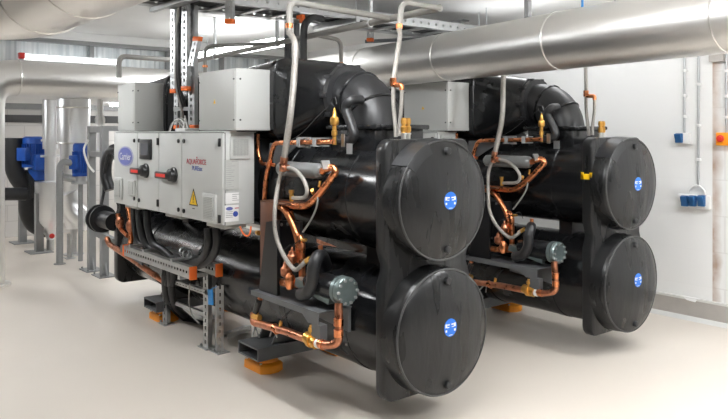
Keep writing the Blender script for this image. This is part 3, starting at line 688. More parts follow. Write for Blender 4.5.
b = MB(); b.cr([t2, P(400, 36, Y=2.95), P(397, 55, Y=2.88), P(393.5, 80, Y=Yf)], .0145, 14); b.build('upper_hose', 'hose', h2)
b = MB(); b.tube([P(393.3, 78, Y=Yf), P(393.2, 86, Y=Yf)], .020, 12); b.tube([P(393.2, 85, Y=Yf), P(401.5, 85, Y=Yf), P(401.8, 90, Y=Yf)], .015, 12, .02); b.build('tee_fitting', 'copper', h2)
b = MB(); b.cr([P(393.2, 85, Y=Yf), P(393.5, 105, Y=Yf), P(395.5, 127, Y=Yf), P(396, 137, Y=Yf)], .0125, 12); b.build('hose_tail', 'hose', h2)
b = MB(); b.cr([P(401.8, 90, Y=Yf), P(401.5, 105, Y=Yf), P(399.8, 124, Y=Yf), P(399.6, 136, Y=Yf)], .0120, 12); b.build('hose_tail', 'hose', h2)
dup(h1, OFF, 'long grey braided hose hanging in front of the chiller by the white wall')
dup(h2, OFF, 'short grey hose forking into two tails behind the end cover beside the white wall')
# ------------------------------------------------------------------ big clad pipes
PZ = 2.25; PR = .19
bp = thing('clad_duct', 'large aluminium clad pipe crossing above the chillers, turning left at the far end', 'pipe', (-4.0, 4.0, PZ))
def arcpath(p0, c, p1, n=16):
    """round corner between two straight runs meeting at c"""
    return [p0*(1-t)**2+c*2*t*(1-t)+p1*t*t for t in [k/n for k in range(n+1)]]
DA, DB = P(345, 71.5, Z=PZ), P(720, 18, Z=PZ)
dd = (DB-DA).normalized(); XT = P(60, 78, Z=PZ).x
def dx(x): return DA+dd*((x-DA.x)/dd.x)
E1, E2 = P(17, 77.5, Z=PZ), P(112, 82, Z=PZ); ee = (E2-E1).normalized()
# corner where both runs meet
t_ = ((DA.x-E1.x)*dd.y-(DA.y-E1.y)*dd.x)/(ee.x*dd.y-ee.y*dd.x); KC = E1+ee*t_
c0, c1 = KC+dd*.55, KC-ee*.55
b = MB(); b.tube([DB+dd*1.6, DA, c0], PR, 64); b.build('long_run', 'foil', bp)
b = MB(); b.tube(arcpath(c0, KC, c1), PR+.003, 64); b.build('elbow', 'foil', bp)
b = MB(); b.tube([c1, E1], PR, 64); b.build('cross_run', 'foil', bp)
KD = E1-ee*.32; c2 = KD-V((0, 0, .32))
b = MB(); b.tube(arcpath(E1, KD, c2), PR+.003, 64); b.build('elbow', 'foil', bp)
b = MB(); b.tube([c2, V((c2.x, c2.y, .02))], PR, 64); b.lathe((c2.x, c2.y, 0), (0, 0, 1), [(0, .25), (.02, .25), (.02, .2)], 40); b.build('riser', 'foil', bp)
b = MB()
for px in (358, 441, 553, 716):
    q = dx(P(px, 60, Y=DA.lerp(DB, (px-345)/375).y-.17).x); b.ring(q, dd, PR+.001, .0045, 64, 8)
b.ring(E1, ee, PR+.003, .008, 64, 8); b.ring(c1, ee, PR+.003, .006, 64, 8)
b.build('seam_band', 'band', bp)
b = MB()
for px in (537,):
    q = dx(P(px, 30, Y=4.1).x); b.box((q.x-.018, q.y-.018, PZ+PR-.01), (q.x+.018, q.y+.018, CZ)); b.box((q.x-.05, q.y-.05, CZ-.012), (q.x+.05, q.y+.05, CZ))
b.build('hanger', 'post', bp)
q = dx(P(588, 5, Y=4.0).x); b = MB(); b.cyl((q.x, q.y, PZ+PR-.01), (q.x, q.y, CZ), .008); b.build('hanger_rod', 'tag', bp, label='thin blue hanger rod')
q = P(460, 21, Z=CZ-.005); t = thing('ceiling_bracket', 'small grey bracket on the ceiling behind the tall clad pipe', 'bracket', q)
b = MB(); b.box((q.x-.09, q.y-.05, CZ-.02), (q.x+.09, q.y+.05, CZ)); b.build('plate', 'post', t)
b = MB(); b.box((q.x-.035, q.y-.02, CZ-.40), (q.x+.035, q.y+.02, CZ-.02)); b.build('stem', 'galv', t)
BY = .84; BE = -3.14
bd = thing('clad_duct', 'large aluminium clad pipe overhead in the upper left corner, nearest the viewer', 'pipe', (-2.0, BY, PZ))
b = MB(); b.tube([(1.5, BY, PZ), (BE, BY, PZ)], PR, 64); b.build('long_run', 'foil', bd)
pts = arcpath(V((BE, BY, PZ)), V((BE-.42, BY, PZ)), V((BE-.42, BY-.42, PZ)))
b = MB(); b.tube(pts, PR+.003, 64); b.build('elbow', 'foil', bd)
b = MB(); b.tube([pts[-1], V((BE-.42, -1.2, PZ))], PR, 64); b.build('cross_run', 'foil', bd)
b = MB(); b.ring((BE+.52, BY, PZ), (1, 0, 0), PR+.001, .0035, 64, 8); b.ring((BE, BY, PZ), (1, 0, 0), PR+.002, .004, 64, 8); b.ring((BE-.42, BY-.42, PZ), (0, 1, 0), PR+.002, .004, 64, 8); b.build('seam_band', 'band', bd)
b = MB()
for x in (-1.0, .6): b.box((x-.018, BY-.018, PZ+PR-.01), (x+.018, BY+.018, CZ))
b.box((BE-.44, -.6, PZ+PR-.01), (BE-.40, -.56, CZ)); b.build('hanger', 'post', bd)
# ------------------------------------------------------------------ cable tray
TX0, TX1, TZ = -5.50, -4.96, 2.65
ct = thing('cable_tray', 'perforated galvanised cable tray full of cables, crossing below the ceiling', 'cable tray', ((TX0+TX1)/2, 3, TZ))
def perf(b, X, y0, y1, z0, z1, t, n, horizontal=True):
    """side strip with a row of slots"""
    pit = (y1-y0)/n; zm0, zm1 = z0+(z1-z0)*.38, z0+(z1-z0)*.62
    b.box((X, y0, z0), (X+t, y1, zm0)); b.box((X, y0, zm1), (X+t, y1, z1))
    for k in range(n): b.box((X, y0+k*pit+pit*.22, zm0), (X+t, y0+k*pit+pit*.78+pit*.22, zm1))
b = MB(); perf(b, TX1, -.6, 6.0, TZ, TZ+.085, .006, 66); b.build('side_rail', 'galv', ct)
b = MB(); perf(b, TX0-.006, -.6, 6.0, TZ, TZ+.085, .006, 66); b.build('side_rail', 'galv', ct)
b = MB(); y = -.6
while y < 6:
    b.box((TX0, y, TZ), (TX1, y+.17, TZ+.006)) if False else None
    b.box((TX0, y, TZ), (TX1, y+.05, TZ+.018)); y += .30
b.box((TX0, -.6, TZ), (TX0+.10, 6, TZ+.005)); b.box((TX1-.06, -.6, TZ), (TX1, 6, TZ+.005))
b.build('rungs', 'galv', ct)
b = MB()
for y in (.6, 2.3, 3.9, 5.5):
    for x in (TX0-.03, TX1+.03): b.cyl((x, y, TZ-.02), (x, y, CZ), .006, seg=8)
    b.box((TX0-.06, y-.02, TZ-.035), (TX1+.06, y+.02, TZ-.001))
b.build('tray_hanger', 'galv', ct)
cbg = 'black cables lying in the tray'
for k in range(8):
    x = TX0+.14+k*.038; r = random.uniform(.012, .020); w = [random.uniform(-.012, .012) for _ in range(8)]
    b = MB(); b.cr([V((x+w[i], -.5+i*.9, TZ+.02+r)) for i in range(8)], r, 10, 6)
    tag(b.build('power_cable', 'rubber'), 'black cable lying lengthwise in the overhead cable tray', 'cable', cbg)
# dropping black cables by the tray
b = MB(); b.cr([P(322, 19, X=-4.98), P(312, 18, X=-4.90), P(305, 25, X=-4.87), P(303.5, 40, X=-4.87), P(303.5, 62, X=-4.87)], .030, 14)
tag(b.build('power_cable', 'rubber'), 'thick black cable bending down off the tray behind the nearest compressor', 'cable')
# ------------------------------------------------------------------ hanging strut channels
def channel(b, a, c, w, d, nrm, t=.003, slots=True):
    """C channel from a to c, its slotted face towards nrm"""
    a, c = V(a), V(c); D = (c-a); L = D.length; D.normalize(); N = V(nrm).normalized(); S = D.cross(N).normalized()
    if slots:
        pit = .05; n = max(1, int(L/pit)); pit = L/n
        b.obox((a+c)/2+N*(d-t)/2+S*w*.32, D*L/2, S*w*.18, N*t/2); b.obox((a+c)/2+N*(d-t)/2-S*w*.32, D*L/2, S*w*.18, N*t/2)
        for k in range(n): b.obox(a+D*(k+.25)*pit+N*(d-t)/2, D*pit*.25, S*w*.15, N*t/2)
    else: b.obox((a+c)/2+N*(d-t)/2, D*L/2, S*w/2, N*t/2)
    for s in (1, -1): b.obox((a+c)/2+S*s*(w-t)/2, D*L/2, N*d/2, S*t/2)
    for s in (1, -1): b.obox((a+c)/2+S*s*(w*.5-w*.1)-N*(d-t)/2, D*L/2, S*w*.1, N*t/2)
def capend(b, c, D, w, d, nrm, h=.035):
    D = V(D).normalized(); N = V(nrm).normalized(); S = D.cross(N).normalized(); b.obox(V(c), D*h/2, S*(w+.008)/2, N*(d+.008)/2, .003)
rs = thing('strut_riser', 'hanging riser of slotted steel struts and cables dropping onto the nearest control cabinet', 'cable riser', (-5.4, 2.40, 1.68))
FN = (.35, -.94, 0)
for px, yt, yb_, X, w in ((174.2, 5, 91, -5.56, .05), (186, 8, 88.5, -5.30, .058)):
    q = P(px, yb_, X=X); b = MB(); channel(b, (q.x, q.y, CZ), (q.x, q.y, q.z), w, .04, FN); s = b.build('strut', 'galv', rs)
    b = MB(); capend(b, q, (0, 0, 1), w, .04, FN); b.build('end_cap', 'orange', rs, label='orange end cap')
for px, yt, X, w, zb in ((177.5, 60, -5.60, .045, 1.69), (193, 60, -5.30, .07, 1.69)):
    q = P(px, 126, X=X); b = MB(); channel(b, (q.x, q.y, 2.66), (q.x, q.y, zb), w, .04, FN); b.build('strut', 'galv', rs)
    b = MB(); capend(b, (q.x, q.y, zb), (0, 0, 1), w, .04, FN); b.build('end_cap', 'orange', rs, label='orange end cap')
a, c = P(197.5, 39, X=-5.10), P(192, 66, X=-5.10)
b = MB(); channel(b, a, c, .055, .04, (.3, -.95, 0)); b.build('strut', 'galv', rs)
b = MB(); capend(b, a, a-c, .055, .04, (.3, -.95, 0)); b.build('end_cap', 'orange', rs, label='orange end cap')
b = MB(); b.bar(P(172, 76, X=-5.53), P(190, 74, X=-5.28), .03, .03); b.bar(P(175, 109, X=-5.58), P(196, 108.5, X=-5.28), .03, .03); b.build('cross_bar', 'galv', rs)
for k, (px, py) in enumerate(((181, 100), (180, 95), (183, 98))):
    b = MB(); b.cr([V((-5.38-.02*k, 2.45+.02*k, TZ+.03)), V((-5.42+.02*k, 2.45, 2.4)), V((-5.43+.03*k, 2.45, 2.05)), P(182+2*k, 112, X=-5.45), P(180+4*k, 129.5, X=-5.45)], .013, 10)
    tag(b.build('power_cable', 'rubber' if k else 'pvc'), 'cable dropping between the slotted struts onto the control cabinet', 'cable', 'riser cables')
b = MB(); q = P(183.5, 130.6, Y=2.36); b.box((q.x-.09, 2.33, BZ1+.003), (q.x+.09, 2.45, BZ1+.028), .008); tag(b.build('gland_box', 'wht'), 'small white cable entry on top of the control cabinet', 'cable entry')
for k, (x0, x1, tt, xe) in enumerate(((169, 176, 121, 184), (170, 179, 119, 185), (176, 182, 118, 186), (188, 185, 116, 183), (190, 186, 119, 184))):
    b = MB(); b.cr([P(x0, 131, Y=2.38), P((x0+x1)/2-1, tt+3, Y=2.38), P(x1, tt, Y=2.38), P((x1+xe)/2+1, tt+3, Y=2.38), P(xe, 130, Y=2.38)], .0055, 8)
    tag(b.build('control_wire', 'wht' if k % 2 else 'pvc'), 'thin pale wire looping over the top of the control cabinet', 'wire', 'loose wires on the cabinet top')
for (px, py, X, w, lab, cat) in ((230, 21.5, -4.88, .06, 'short slotted strut with orange cap hanging from the tray above the nearest starter box', 'strut'), (370.3, 40, -5.6, .06, 'slotted strut with orange cap hanging beside the overhead cable tray, near the tall clad pipe', 'strut')):
    q = P(px, py, X=X); s = thing('hanging_strut', lab, cat, (q.x, q.y, q.z)); n_ = (.6, -.8, 0)
    b = MB(); channel(b, (q.x, q.y, CZ), (q.x, q.y, q.z), w, .045, n_); b.build('strut', 'galv', s)
    b = MB(); capend(b, q, (0, 0, 1), w, .045, n_); b.build('end_cap', 'orange', s, label='orange end cap')
q = P(288, 62, X=-5.65); s = thing('hanging_strut', 'dark strut hanging down behind the black compressor top', 'strut', (q.x, q.y, q.z))
b = MB(); channel(b, (q.x, q.y, CZ), (q.x, q.y, q.z), .05, .05, (.5, -.85, 0)); b.box((q.x+.05, q.y+.03, q.z), (q.x+.09, q.y+.07, CZ)); b.build('strut', 'dgrey', s)
q = P(388, 48, X=-5.7); s = thing('strut_bracket', 'triangular dark steel bracket under the cable tray behind the clad pipe', 'bracket', (q.x, q.y, q.z))
b = MB(); b.bar((q.x, q.y, TZ-.15), (q.x, q.y, CZ), .04, .04); b.bar((q.x, q.y, TZ-.14), (q.x+.30, q.y+.3, TZ-.01), .035, .035); b.bar((q.x-.25, q.y-.1, TZ-.03), (q.x+.45, q.y+.3, TZ-.03), .04, .035); b.build('bracket_arm', 'dgrey', s)
q = P(301.5, 19, X=-4.92); b = MB(); b.box((q.x-.015, q.y-.015, q.z-.035), (q.x+.025, q.y+.02, q.z+.035), .004); b.bar((q.x, q.y, q.z+.02), (q.x-.06, q.y, q.z+.02), .02, .03); tag(b.build('strut_end', 'orange'), 'orange strut end cap at the tray beside the tall grey hose', 'end cap')
# ------------------------------------------------------------------ lower cable support stand
st = thing('cable_stand', 'low galvanised strut stand with orange end caps holding cables below the nearest control cabinet', 'stand', (-5.5, 2.45, 0))
CZc = .625
for Y0, x0, x1 in ((2.30, P(126, 244, Y=2.3).x, P(193, 268, Y=2.3).x), (2.50, P(165, 245, Y=2.5).x, P(219, 267, Y=2.5).x)):
    b = MB(); channel(b, (x0, Y0, CZc), (x1, Y0, CZc), .085, .045, (0, -1, 0)); b.build('channel', 'galv', st)
    for x in (x0, x1): b = MB(); capend(b, (x, Y0, CZc), (1, 0, 0), .088, .048, (0, -1, 0), .02); b.build('end_cap', 'orange', st, label='orange end cap')
legs = ((P(207.5, 341, Y=2.515), .60, (.3, -.95, 0)), (P(219.5, 343, Y=2.535), .50, (1, -.2, 0)), (P(166.5, 318, Y=2.55), .48, (.3, -.95, 0)))
for q, zt, n_ in legs:
    b = MB(); channel(b, (q.x, q.y, .006), (q.x, q.y, zt), .054, .040, n_); b.build('leg', 'galv', st)
    b = MB(); b.box((q.x-.07, q.y-.05, 0), (q.x+.07, q.y+.05, .008)); b.cyl((q.x+.05, q.y-.02, .008), (q.x+.05, q.y-.02, .025), .009, seg=6); b.cyl((q.x-.05, q.y-.03, .008), (q.x-.05, q.y-.03, .025), .009, seg=6); b.build('foot_plate', 'galv', st)
q0, q2 = legs[0][0], legs[2][0]
b = MB(); channel(b, (q2.x-.03, q2.y-.05, .41), (q0.x+.03, q0.y-.02, .43), .035, .035, (0, -1, 0)); b.bar((q2.x, q2.y+.02, .20), (q0.x, q0.y+.05, .22), .025, .03); b.build('cross_bar', 'galv', st)
b = MB()
for x in (-6.0, -5.7, -5.15): b.bar((x, 2.28, CZc+.05), (x, 2.52, CZc+.05), .035, .02)
b.bar((q0.x, 2.28, CZc-.06), (q0.x, 2.52, CZc-.06), .04, .03)
for x, yy in ((-5.95, 2.42), (-5.84, 2.42), (-5.22, 2.42), (-5.12, 2.40)): b.ring((x, yy, CZc+.085), (1, 0, .3), .038, .006, 20, 6)
b.build('cable_clamp', 'galv', st)
q = P(210.5, 297, Y=2.40); b = MB(); b.obox(q, V((.034, 0, .004)), V((0, .006, 0)), V((-.006, 0, .055)), .003); b.cyl(q+V((0, .0, .055)), q+V((0, .05, .07)), .003, seg=6); b.build('tag', 'tag', st, label='blue plastic tag')
b = MB(); b.cr([P(190, 283, Y=2.44), P(189, 300, Y=2.44), P(192, 315, Y=2.45), P(199, 323, Y=2.46)], .006, 8); tag(b.build('control_wire', 'pvc'), 'thin grey wire hanging inside the low cable stand', 'wire')
b = MB(); channel(b, P(224, 325, Y=2.62), P(248, 317, Y=3.0), .06, .04, (0, 0, 1)); o = b.build('floor_strut', 'galv'); tag(o, 'slotted strut lying on the floor below the nearest chiller', 'strut')
lo = min((o.matrix_basis @ V(v.co)).z for v in o.data.vertices); o.location.z -= lo
cg = 'black cables below the control cabinet'
for k, pts in enumerate((
  [P(208, 228, Y=2.35), P(208, 245, Y=2.35), P(203, 258, Y=2.38), P(192, 263, Y=2.42), P(178, 258, Y=2.42), P(168, 262, Y=2.46), P(165, 278, Y=2.46), P(168, 300, Y=2.55), P(185, 318, Y=2.72), P(205, 325, Y=2.80)],
  [P(216, 228, Y=2.38), P(217, 246, Y=2.38), P(210, 259, Y=2.40), P(196, 266, Y=2.43), P(182, 262, Y=2.43), P(173, 266, Y=2.46), P(171, 282, Y=2.47), P(175, 305, Y=2.58), P(190, 320, Y=2.78)],
  [P(139, 209, Y=2.34), P(140, 225, Y=2.34), P(144, 240, Y=2.36), P(152, 249, Y=2.40), P(162, 252, Y=2.42), P(170, 262, Y=2.46), P(168, 285, Y=2.48)],
  [P(147, 211, Y=2.36), P(148, 228, Y=2.36), P(153, 243, Y=2.38), P(163, 250, Y=2.42), P(174, 262, Y=2.46), P(173, 285, Y=2.48)],
  [P(133, 207, Y=2.34), P(133.5, 222, Y=2.36), P(137, 240, Y=2.38), P(146, 248, Y=2.42)])):
    b = MB(); b.cr(pts, .030 if k < 4 else .02, 14); tag(b.build('power_cable', 'rubber'), 'thick black cable drooping from below the control cabinet to the low strut stand', 'cable', cg)
# ------------------------------------------------------------------ lamps
lg = 'ceiling strip lamps'
def lamp(x0, x1, y, z, label, w=.10, m='lamp'):
    t = thing('strip_lamp', label, 'lamp', ((x0+x1)/2, y, z), lg)
    b = MB(); b.prism([(x0, y-w*.35, z+.05), (x0, y+w*.35, z+.05), (x0, y+w*.6, z+.024), (x0, y-w*.6, z+.024)], (x1-x0, 0, 0)); b.build('housing', 'housing', t)
    b = MB(); b.box((x0+.02, y-w*.9, z-.02), (x1-.02, y+w*.9, z+.024), .012); b.build('diffuser', m, t)
    b = MB()
    for x in (x0+.2, x1-.2): b.cyl((x, y, z+.035), (x, y, CZ), .006, seg=8)
    b.build('suspension', 'galv', t)
lamp(-8.10, -6.15, 3.96, 2.575, 'lit strip lamp hanging under the cable tray behind the nearest starter box', w=.16, m='lampb')
lamp(-3.4, -1.8, 2.05, 2.66, 'unseen strip lamp added to light the aisle in front of the nearest chiller')  # added out of view to light the aisle
lamp(-.6, 1.0, 2.4, 2.66, 'unseen strip lamp added above the aisle beside the end of the room')  # unseen, put in for light around the camera
lamp(-7.0, -5.4, .7, 2.70, 'unseen strip lamp added above the aisle near the far cabinet end')  # out of frame, added for light on the cabinet fronts
lamp(-4.9, -3.1, 5.35, 2.56, 'hidden strip lamp added between the clad pipe and the white wall to brighten it', m='lampe')  # hidden by the clad pipe, put in to brighten the white wall
lamp(-2.1, -.5, 4.7, 2.66, 'unseen strip lamp added near the white wall in front of the second chiller')  # unseen, added for light on the near part of the wall
lamp(.1, 1.7, 4.7, 2.66, 'unseen strip lamp added near the white wall at the open end of the room')  # another unseen lamp added for the room's brightness
t = thing('tube_lamp', 'white tube lamp with a red end on the ribbed sheet wall above the cross pipe', 'lamp', (XB+.14, 3.0, 2.48))
ya, yb = P(20, 61, X=XB+.14).y, P(118, 67, X=XB+.14).y
b = MB(); b.box((XB+.026, ya, 2.475), (XB+.16, yb, 2.505), .004); b.build('housing', 'housing', t)
b = MB(); b.tube([(XB+.15, ya+.04, 2.53), (XB+.15, yb, 2.53)], .036, 16); b.build('tube', 'lampc', t)
b = MB(); b.box((XB+.11, ya-.02, 2.505), (XB+.19, ya+.045, 2.575), .008); b.build('end_cap', 'red', t, label='red end cap')
t = thing('added_soffit_lamp', 'unseen strip lamp added under the low soffit behind the tanks', 'lamp', (-11.0, 4.6, SOF))  # added out of view to brighten the tank space
b = MB(); b.box((-11.05, 3.9, SOF-.05), (-10.95, 5.4, SOF)); b.box((-10.45, .4, SOF-.05), (-10.35, 1.9, SOF)); b.build('diffuser', 'lampd', t)
# ------------------------------------------------------------------ right wall fittings
def conduit(px, y0, y1, label, r=.010):
    a, c = P(px, y0, Y=6.18), P(px, y1, Y=6.18); a.x = c.x
    t = thing('wall_conduit', label, 'conduit', (c.x, 6.18, c.z), 'conduits on the white wall')
    b = MB(); b.tube([(c.x, 6.18, CZ if y0 < 60 else a.z), c], r, 12); b.build('tube', 'conduit', t)
    b = MB()
    for yy in (y0+.25*(y1-y0), y0+.55*(y1-y0), y0+.8*(y1-y0)):
        q = P(px, yy, Y=6.18); b.box((c.x-.018, 6.165, q.z-.012), (c.x+.018, 6.2, q.z+.012), .003)
    b.build('clip', 'wht', t)
conduit(684.5, 50, 133, 'white conduit running down the white wall to the single blue socket')
conduit(698.5, 50, 187, 'longer white conduit running down the white wall to the row of blue sockets')
conduit(726.5, 50, 134, 'white conduit beside the orange switch at the right picture edge')
def socket(px, py, w, h, label):
    q = P(px, py, Y=6.2); t = thing('wall_socket', label, 'socket', (q.x, 6.2, q.z), 'blue wall sockets')
    b = MB(); b.box((q.x-w/2, 6.135, q.z-h/2), (q.x+w/2, 6.2, q.z+h/2), .008); b.build('socket_body', 'sock', t)
    b = MB(); b.obox(V((q.x, 6.128, q.z+.004)), V((w*.42, 0, 0)), V((0, .006, .003)), V((0, -.012, h*.38)), .003); b.build('socket_lid', 'sock', t)
    return t
q = P(685, 138, Y=6.2); b = MB(); b.box((q.x-.035, 6.15, q.z-.05), (q.x+.055, 6.2, q.z+.045), .006); tag(b.build('socket_box', 'wht'), 'white backing box of the single socket under the short conduit', 'box')
socket(682, 138, .07, .085, 'single blue socket high on the white wall')
q = P(697, 201, Y=6.2); b = MB(); b.box((q.x-.155, 6.16, q.z-.062), (q.x+.125, 6.2, q.z+.055), .008); tag(b.build('socket_box', 'wht'), 'long white backing box carrying the row of three sockets', 'box')
for k, (px, lab) in enumerate(((687.5, 'leftmost of the three blue sockets in the low row'), (695.5, 'middle of the three blue sockets in the low row'), (704.2, 'rightmost of the three blue sockets in the low row'))): socket(px, 200.5, .062, .095, lab)
b = MB(); q = P(697, 194, Y=6.17); b.cr([(q.x-.07, 6.17, q.z+.0), (q.x-.055, 6.17, q.z+.045), (q.x, 6.17, q.z+.075), (q.x+.055, 6.17, q.z+.045), (q.x+.07, 6.17, q.z)], .008, 10); tag(b.build('cable_loop', 'wht'), 'white cable loop above the row of three blue sockets', 'cable')
q = P(726, 139, Y=6.2); t = thing('isolator_switch', 'orange switch box with red knob on the wall at the right edge', 'switch', (q.x, 6.2, q.z))
b = MB(); b.box((q.x-.055, 6.13, q.z-.055), (q.x+.055, 6.2, q.z+.055), .008); b.build('switch_box', 'pad', t)
b = MB(); b.lathe((q.x-.012, 6.13, q.z+.004), (0, -1, 0), [(0, .03), (.015, .03), (.02, .022), (.035, .02), (.037, .012)], 20); b.build('knob', 'red', t)
q0, q1 = P(682, 295.5, Y=6.16), P(697, 298, Y=6.16)
b = MB(); b.prism([(q0.x, 6.172, .20), (q1.x, 6.172, .20), (q1.x-.02, 6.165, .165), (q0.x+.04, 6.165, .172)], (0, .012, 0)); tag(b.build('plaster_flake', 'wht'), 'white plaster flake on the grey baseboard below the sockets', 'flake')
# ------------------------------------------------------------------ steel frame at the far end of the nearest chiller
FY = 2.845
fr = thing('pipe_stand', 'grey steel two-post frame standing at the far end of the nearest chiller', 'frame', (-8.47, FY, 0))
for k, x in enumerate((-8.25, -8.69)):
    b = MB(); b.box((x-.04, FY-.04, .012), (x+.04, FY+.04, 1.72)); b.build('post', 'post', fr)
    b = MB(); b.box((x-.14, FY-.10, 0), (x+.14, FY+.10, .012)); b.prism([(x+.04, FY-.01, .012), (x+.12, FY-.01, .012), (x+.04, FY-.01, .16)], (0, .02, 0)); b.prism([(x-.04, FY-.01, .012), (x-.12, FY-.01, .012), (x-.04, FY-.01, .16)], (0, .02, 0))
    for q in (-.11, .11): b.cyl((x+q, FY-.075, .012), (x+q, FY-.075, .035), .010, seg=6)
    b.build('base_plate', 'post', fr)
b = MB(); b.box((-8.649, FY-.036, 1.644), (-8.291, FY+.036, 1.716)); b.box((-8.29, FY+.04, 1.66), (-8.21, FY+.9, 1.72)); b.build('top_beam', 'post', fr)
b = MB(); b.box((-8.73, FY-.03, 1.36), (-8.21, FY+.03, 1.42)); b.box((-8.29, FY, 1.36), (-8.23, FY+.7, 1.42)); b.build('cross_beam', 'post', fr)
b = MB(); b.bar((-8.25, FY-.08, .50), (-7.25, 2.66, .50), .05, .07); b.build('bracket_arm', 'dgrey', fr)
q = P(103, 219, X=-7.5)
b = MB(); b.lathe(q-V((.17, 0, 0)), (1, 0, .0), [(0, .10), (.05, .105), (.055, .145), (.085, .145), (.09, .11), (.15, .11), (.155, .14), (.185, .14), (.19, .09), (.50, .09)], 32)
cp = b.build('pipe_coupling', 'rubber'); tag(cp, 'black grooved pipe coupling held by the two-post frame at the far chiller end', 'coupling')
b = MB(); b.cr([P(99, 214, X=-7.5), P(104, 190, X=-7.8), P(105, 170, X=-7.7), P(110, 152, X=-7.6), P(116, 160, X=-7.5)], .018, 12); b.build('insulated_pipe', 'rubber', cp)
# hydronic pieces seen between the posts
b = MB(); b.cr([P(110, 190, X=-7.7), P(106, 176, X=-7.75), P(107, 160, X=-7.75), P(113, 150, X=-7.6), P(118, 152, X=-7.5)], .06, 16); tag(b.build('flexible_conduit', 'rubber'), 'black flexible conduit looping at the far left end of the nearest control cabinet', 'conduit')
b = MB(); b.cr([P(88, 140, X=-8.4), P(84, 150, X=-8.35), P(88, 164, X=-8.3), P(94, 172, X=-8.25)], .012, 10); tag(b.build('sensor_cable', 'wht'), 'white sensor cable curling beside the blue pump motor', 'cable')
b = MB(); b.tube([P(100, 150, X=-9.5), P(100, 100, X=-9.6)], .04, 16); b.tube([P(96, 120, X=-9.6), P(104, 120, X=-9.6)], .05, 16); tag(b.build('white_riser', 'wht'), 'white vertical pipe rising behind the two-post frame', 'pipe')
# ------------------------------------------------------------------ tanks and pumps at the back
def clad(name, x0, x1, yt, yb_, X, prof, label, m='foil2', z1=None):
    a, c = P(x0, yb_, X=X), P(x1, yb_, X=X); r = (c-a).length/2; o = (a+c)/2; H = (P((x0+x1)/2, yt, X=X).z if z1 is None else z1)-o.z
    t = thing(name, label, 'pipe', (o.x, o.y, 0), 'clad vessels at the back')
    b = MB(); b.lathe(o, (0, 0, 1), [(h*H, k*r) for h, k in prof], 40); b.build('upper_jacket', m, t)
    return t, o, r, H
t, o, r, H = clad('clad_vessel', 57.5, 89.5, 98, 144, -9.95, [(0, .6), (0, 1), (.99, 1), (1, .9)], 'largest silver clad vessel at the back beside the two-post frame', z1=SOF-.002)
b = MB(); b.lathe((o.x, o.y, .35), (0, 0, 1), [(0, .10), (.25, .15), (.3, .17), (o.z-.35, .17)], 32); b.build('lower_pipe', 'foil2', t)
b = MB(); b.cyl((o.x, o.y, 0), (o.x, o.y, .36), .04); b.lathe((o.x, o.y, 0), (0, 0, 1), [(0, .13), (.015, .13)], 20); b.build('foot', 'galv', t)
b = MB()
for h in (.02, .80): b.ring((o.x, o.y, o.z+h*H), (0, 0, 1), r+.002, .010, 40, 8)
b.build('seam_band', 'band', t)
b = MB(); b.tube([P(66, 193, X=-9.8), P(70, 205, X=-9.8), P(78, 216, X=-9.75), P(90, 221, X=-9.65)], .14, 28, .2); b.build('clad_elbow', 'foil2', t)
t2, o2, r2, H2 = clad('clad_vessel', 42.5, 58, 98, 149, -10.5, [(0, .5), (0, 1), (.99, 1), (1, .9)], 'slim silver clad vessel at the back, left of the largest one', z1=SOF-.002)
b = MB(); b.cyl((o2.x, o2.y, .95), (o2.x, o2.y, o2.z+.01), .075); b.lathe((o2.x, o2.y, 1.30), (0, 0, 1), [(0, .13), (.03, .13)], 24); b.lathe((o2.x, o2.y, 1.52), (0, 0, 1), [(0, .12), (.03, .12)], 24); b.build('lower_pipe', 'foil2', t2)
b = MB(); b.lathe((o2.x, o2.y, .10), (0, 0, 1), [(0, .03), (.10, .06), (.30, .19), (.34, .20), (.86, .20), (.87, .06)], 36); b.build('lower_tank', 'foil2', t2)
b = MB(); b.cyl((o2.x, o2.y, 0), (o2.x, o2.y, .15), .05); b.build('foot', 'galv', t2)
# grey hoop post
q = P(59.7, 264, Z=0); b = MB(); b.tube([(q.x, q.y, .004), (q.x, q.y, P(60, 160, X=q.x).z), P(79, 165, X=q.x-.05)], .042, 16, .16); b.lathe((q.x, q.y, 0), (0, 0, 1), [(0, .07), (.01, .07)], 20)
tag(b.build('hoop_post', 'post'), 'grey bent pipe post on the floor in front of the silver vessels', 'post')
q = P(69.5, 258, Z=0); s = thing('floor_strut', 'short slotted strut standing on the floor right of the bent pipe post', 'strut', (q.x, q.y, 0))
b = MB(); channel(b, (q.x, q.y, .008), (q.x, q.y, .32), .05, .04, (.4, -.9, 0)); b.box((q.x-.08, q.y-.06, 0), (q.x+.08, q.y+.06, .008)); b.build('strut', 'galv', s)
# blue motors
def motor(c, axis, r, L, label, group='blue pump motors'):
    c, a = V(c), V(axis).normalized(); t = thing('pump_motor', label, 'motor', (c.x, c.y, c.z-r), group)
    b = MB(); b.lathe(c, a, [(0, r*.6), (0, r), (.04, r), (.05, r*.86), (L*.8, r*.86), (L*.81, r*.94), (L, r*.9), (L+.02, r*.7)], 32)
    ref = V((0, 0, 1)) if abs(a.z) < .9 else V((1, 0, 0)); u = a.cross(ref).normalized(); w = a.cross(u)
    for k in range(24):
        an = 2*PI*k/24; d = u*math.cos(an)+w*math.sin(an); b.obox(c+a*(L*.43)+d*r*.92, a*L*.36, d*r*.09, a.cross(d)*.004)
    b.build('motor_body', 'blue', t)
    b = MB(); d = V((.5, -.87, 0)); b.obox(c+a*L*.45+d*r*1.15, a*L*.22, a.cross(d)*r*.55, d*r*.3, .008); b.build('terminal_box', 'blue', t)
    return t
q = P(80.5, 176, X=-9.4); m1 = motor(q, (0, 0, 1), .10, .40, 'narrow blue motor standing upright between the silver vessel and the two-post frame')
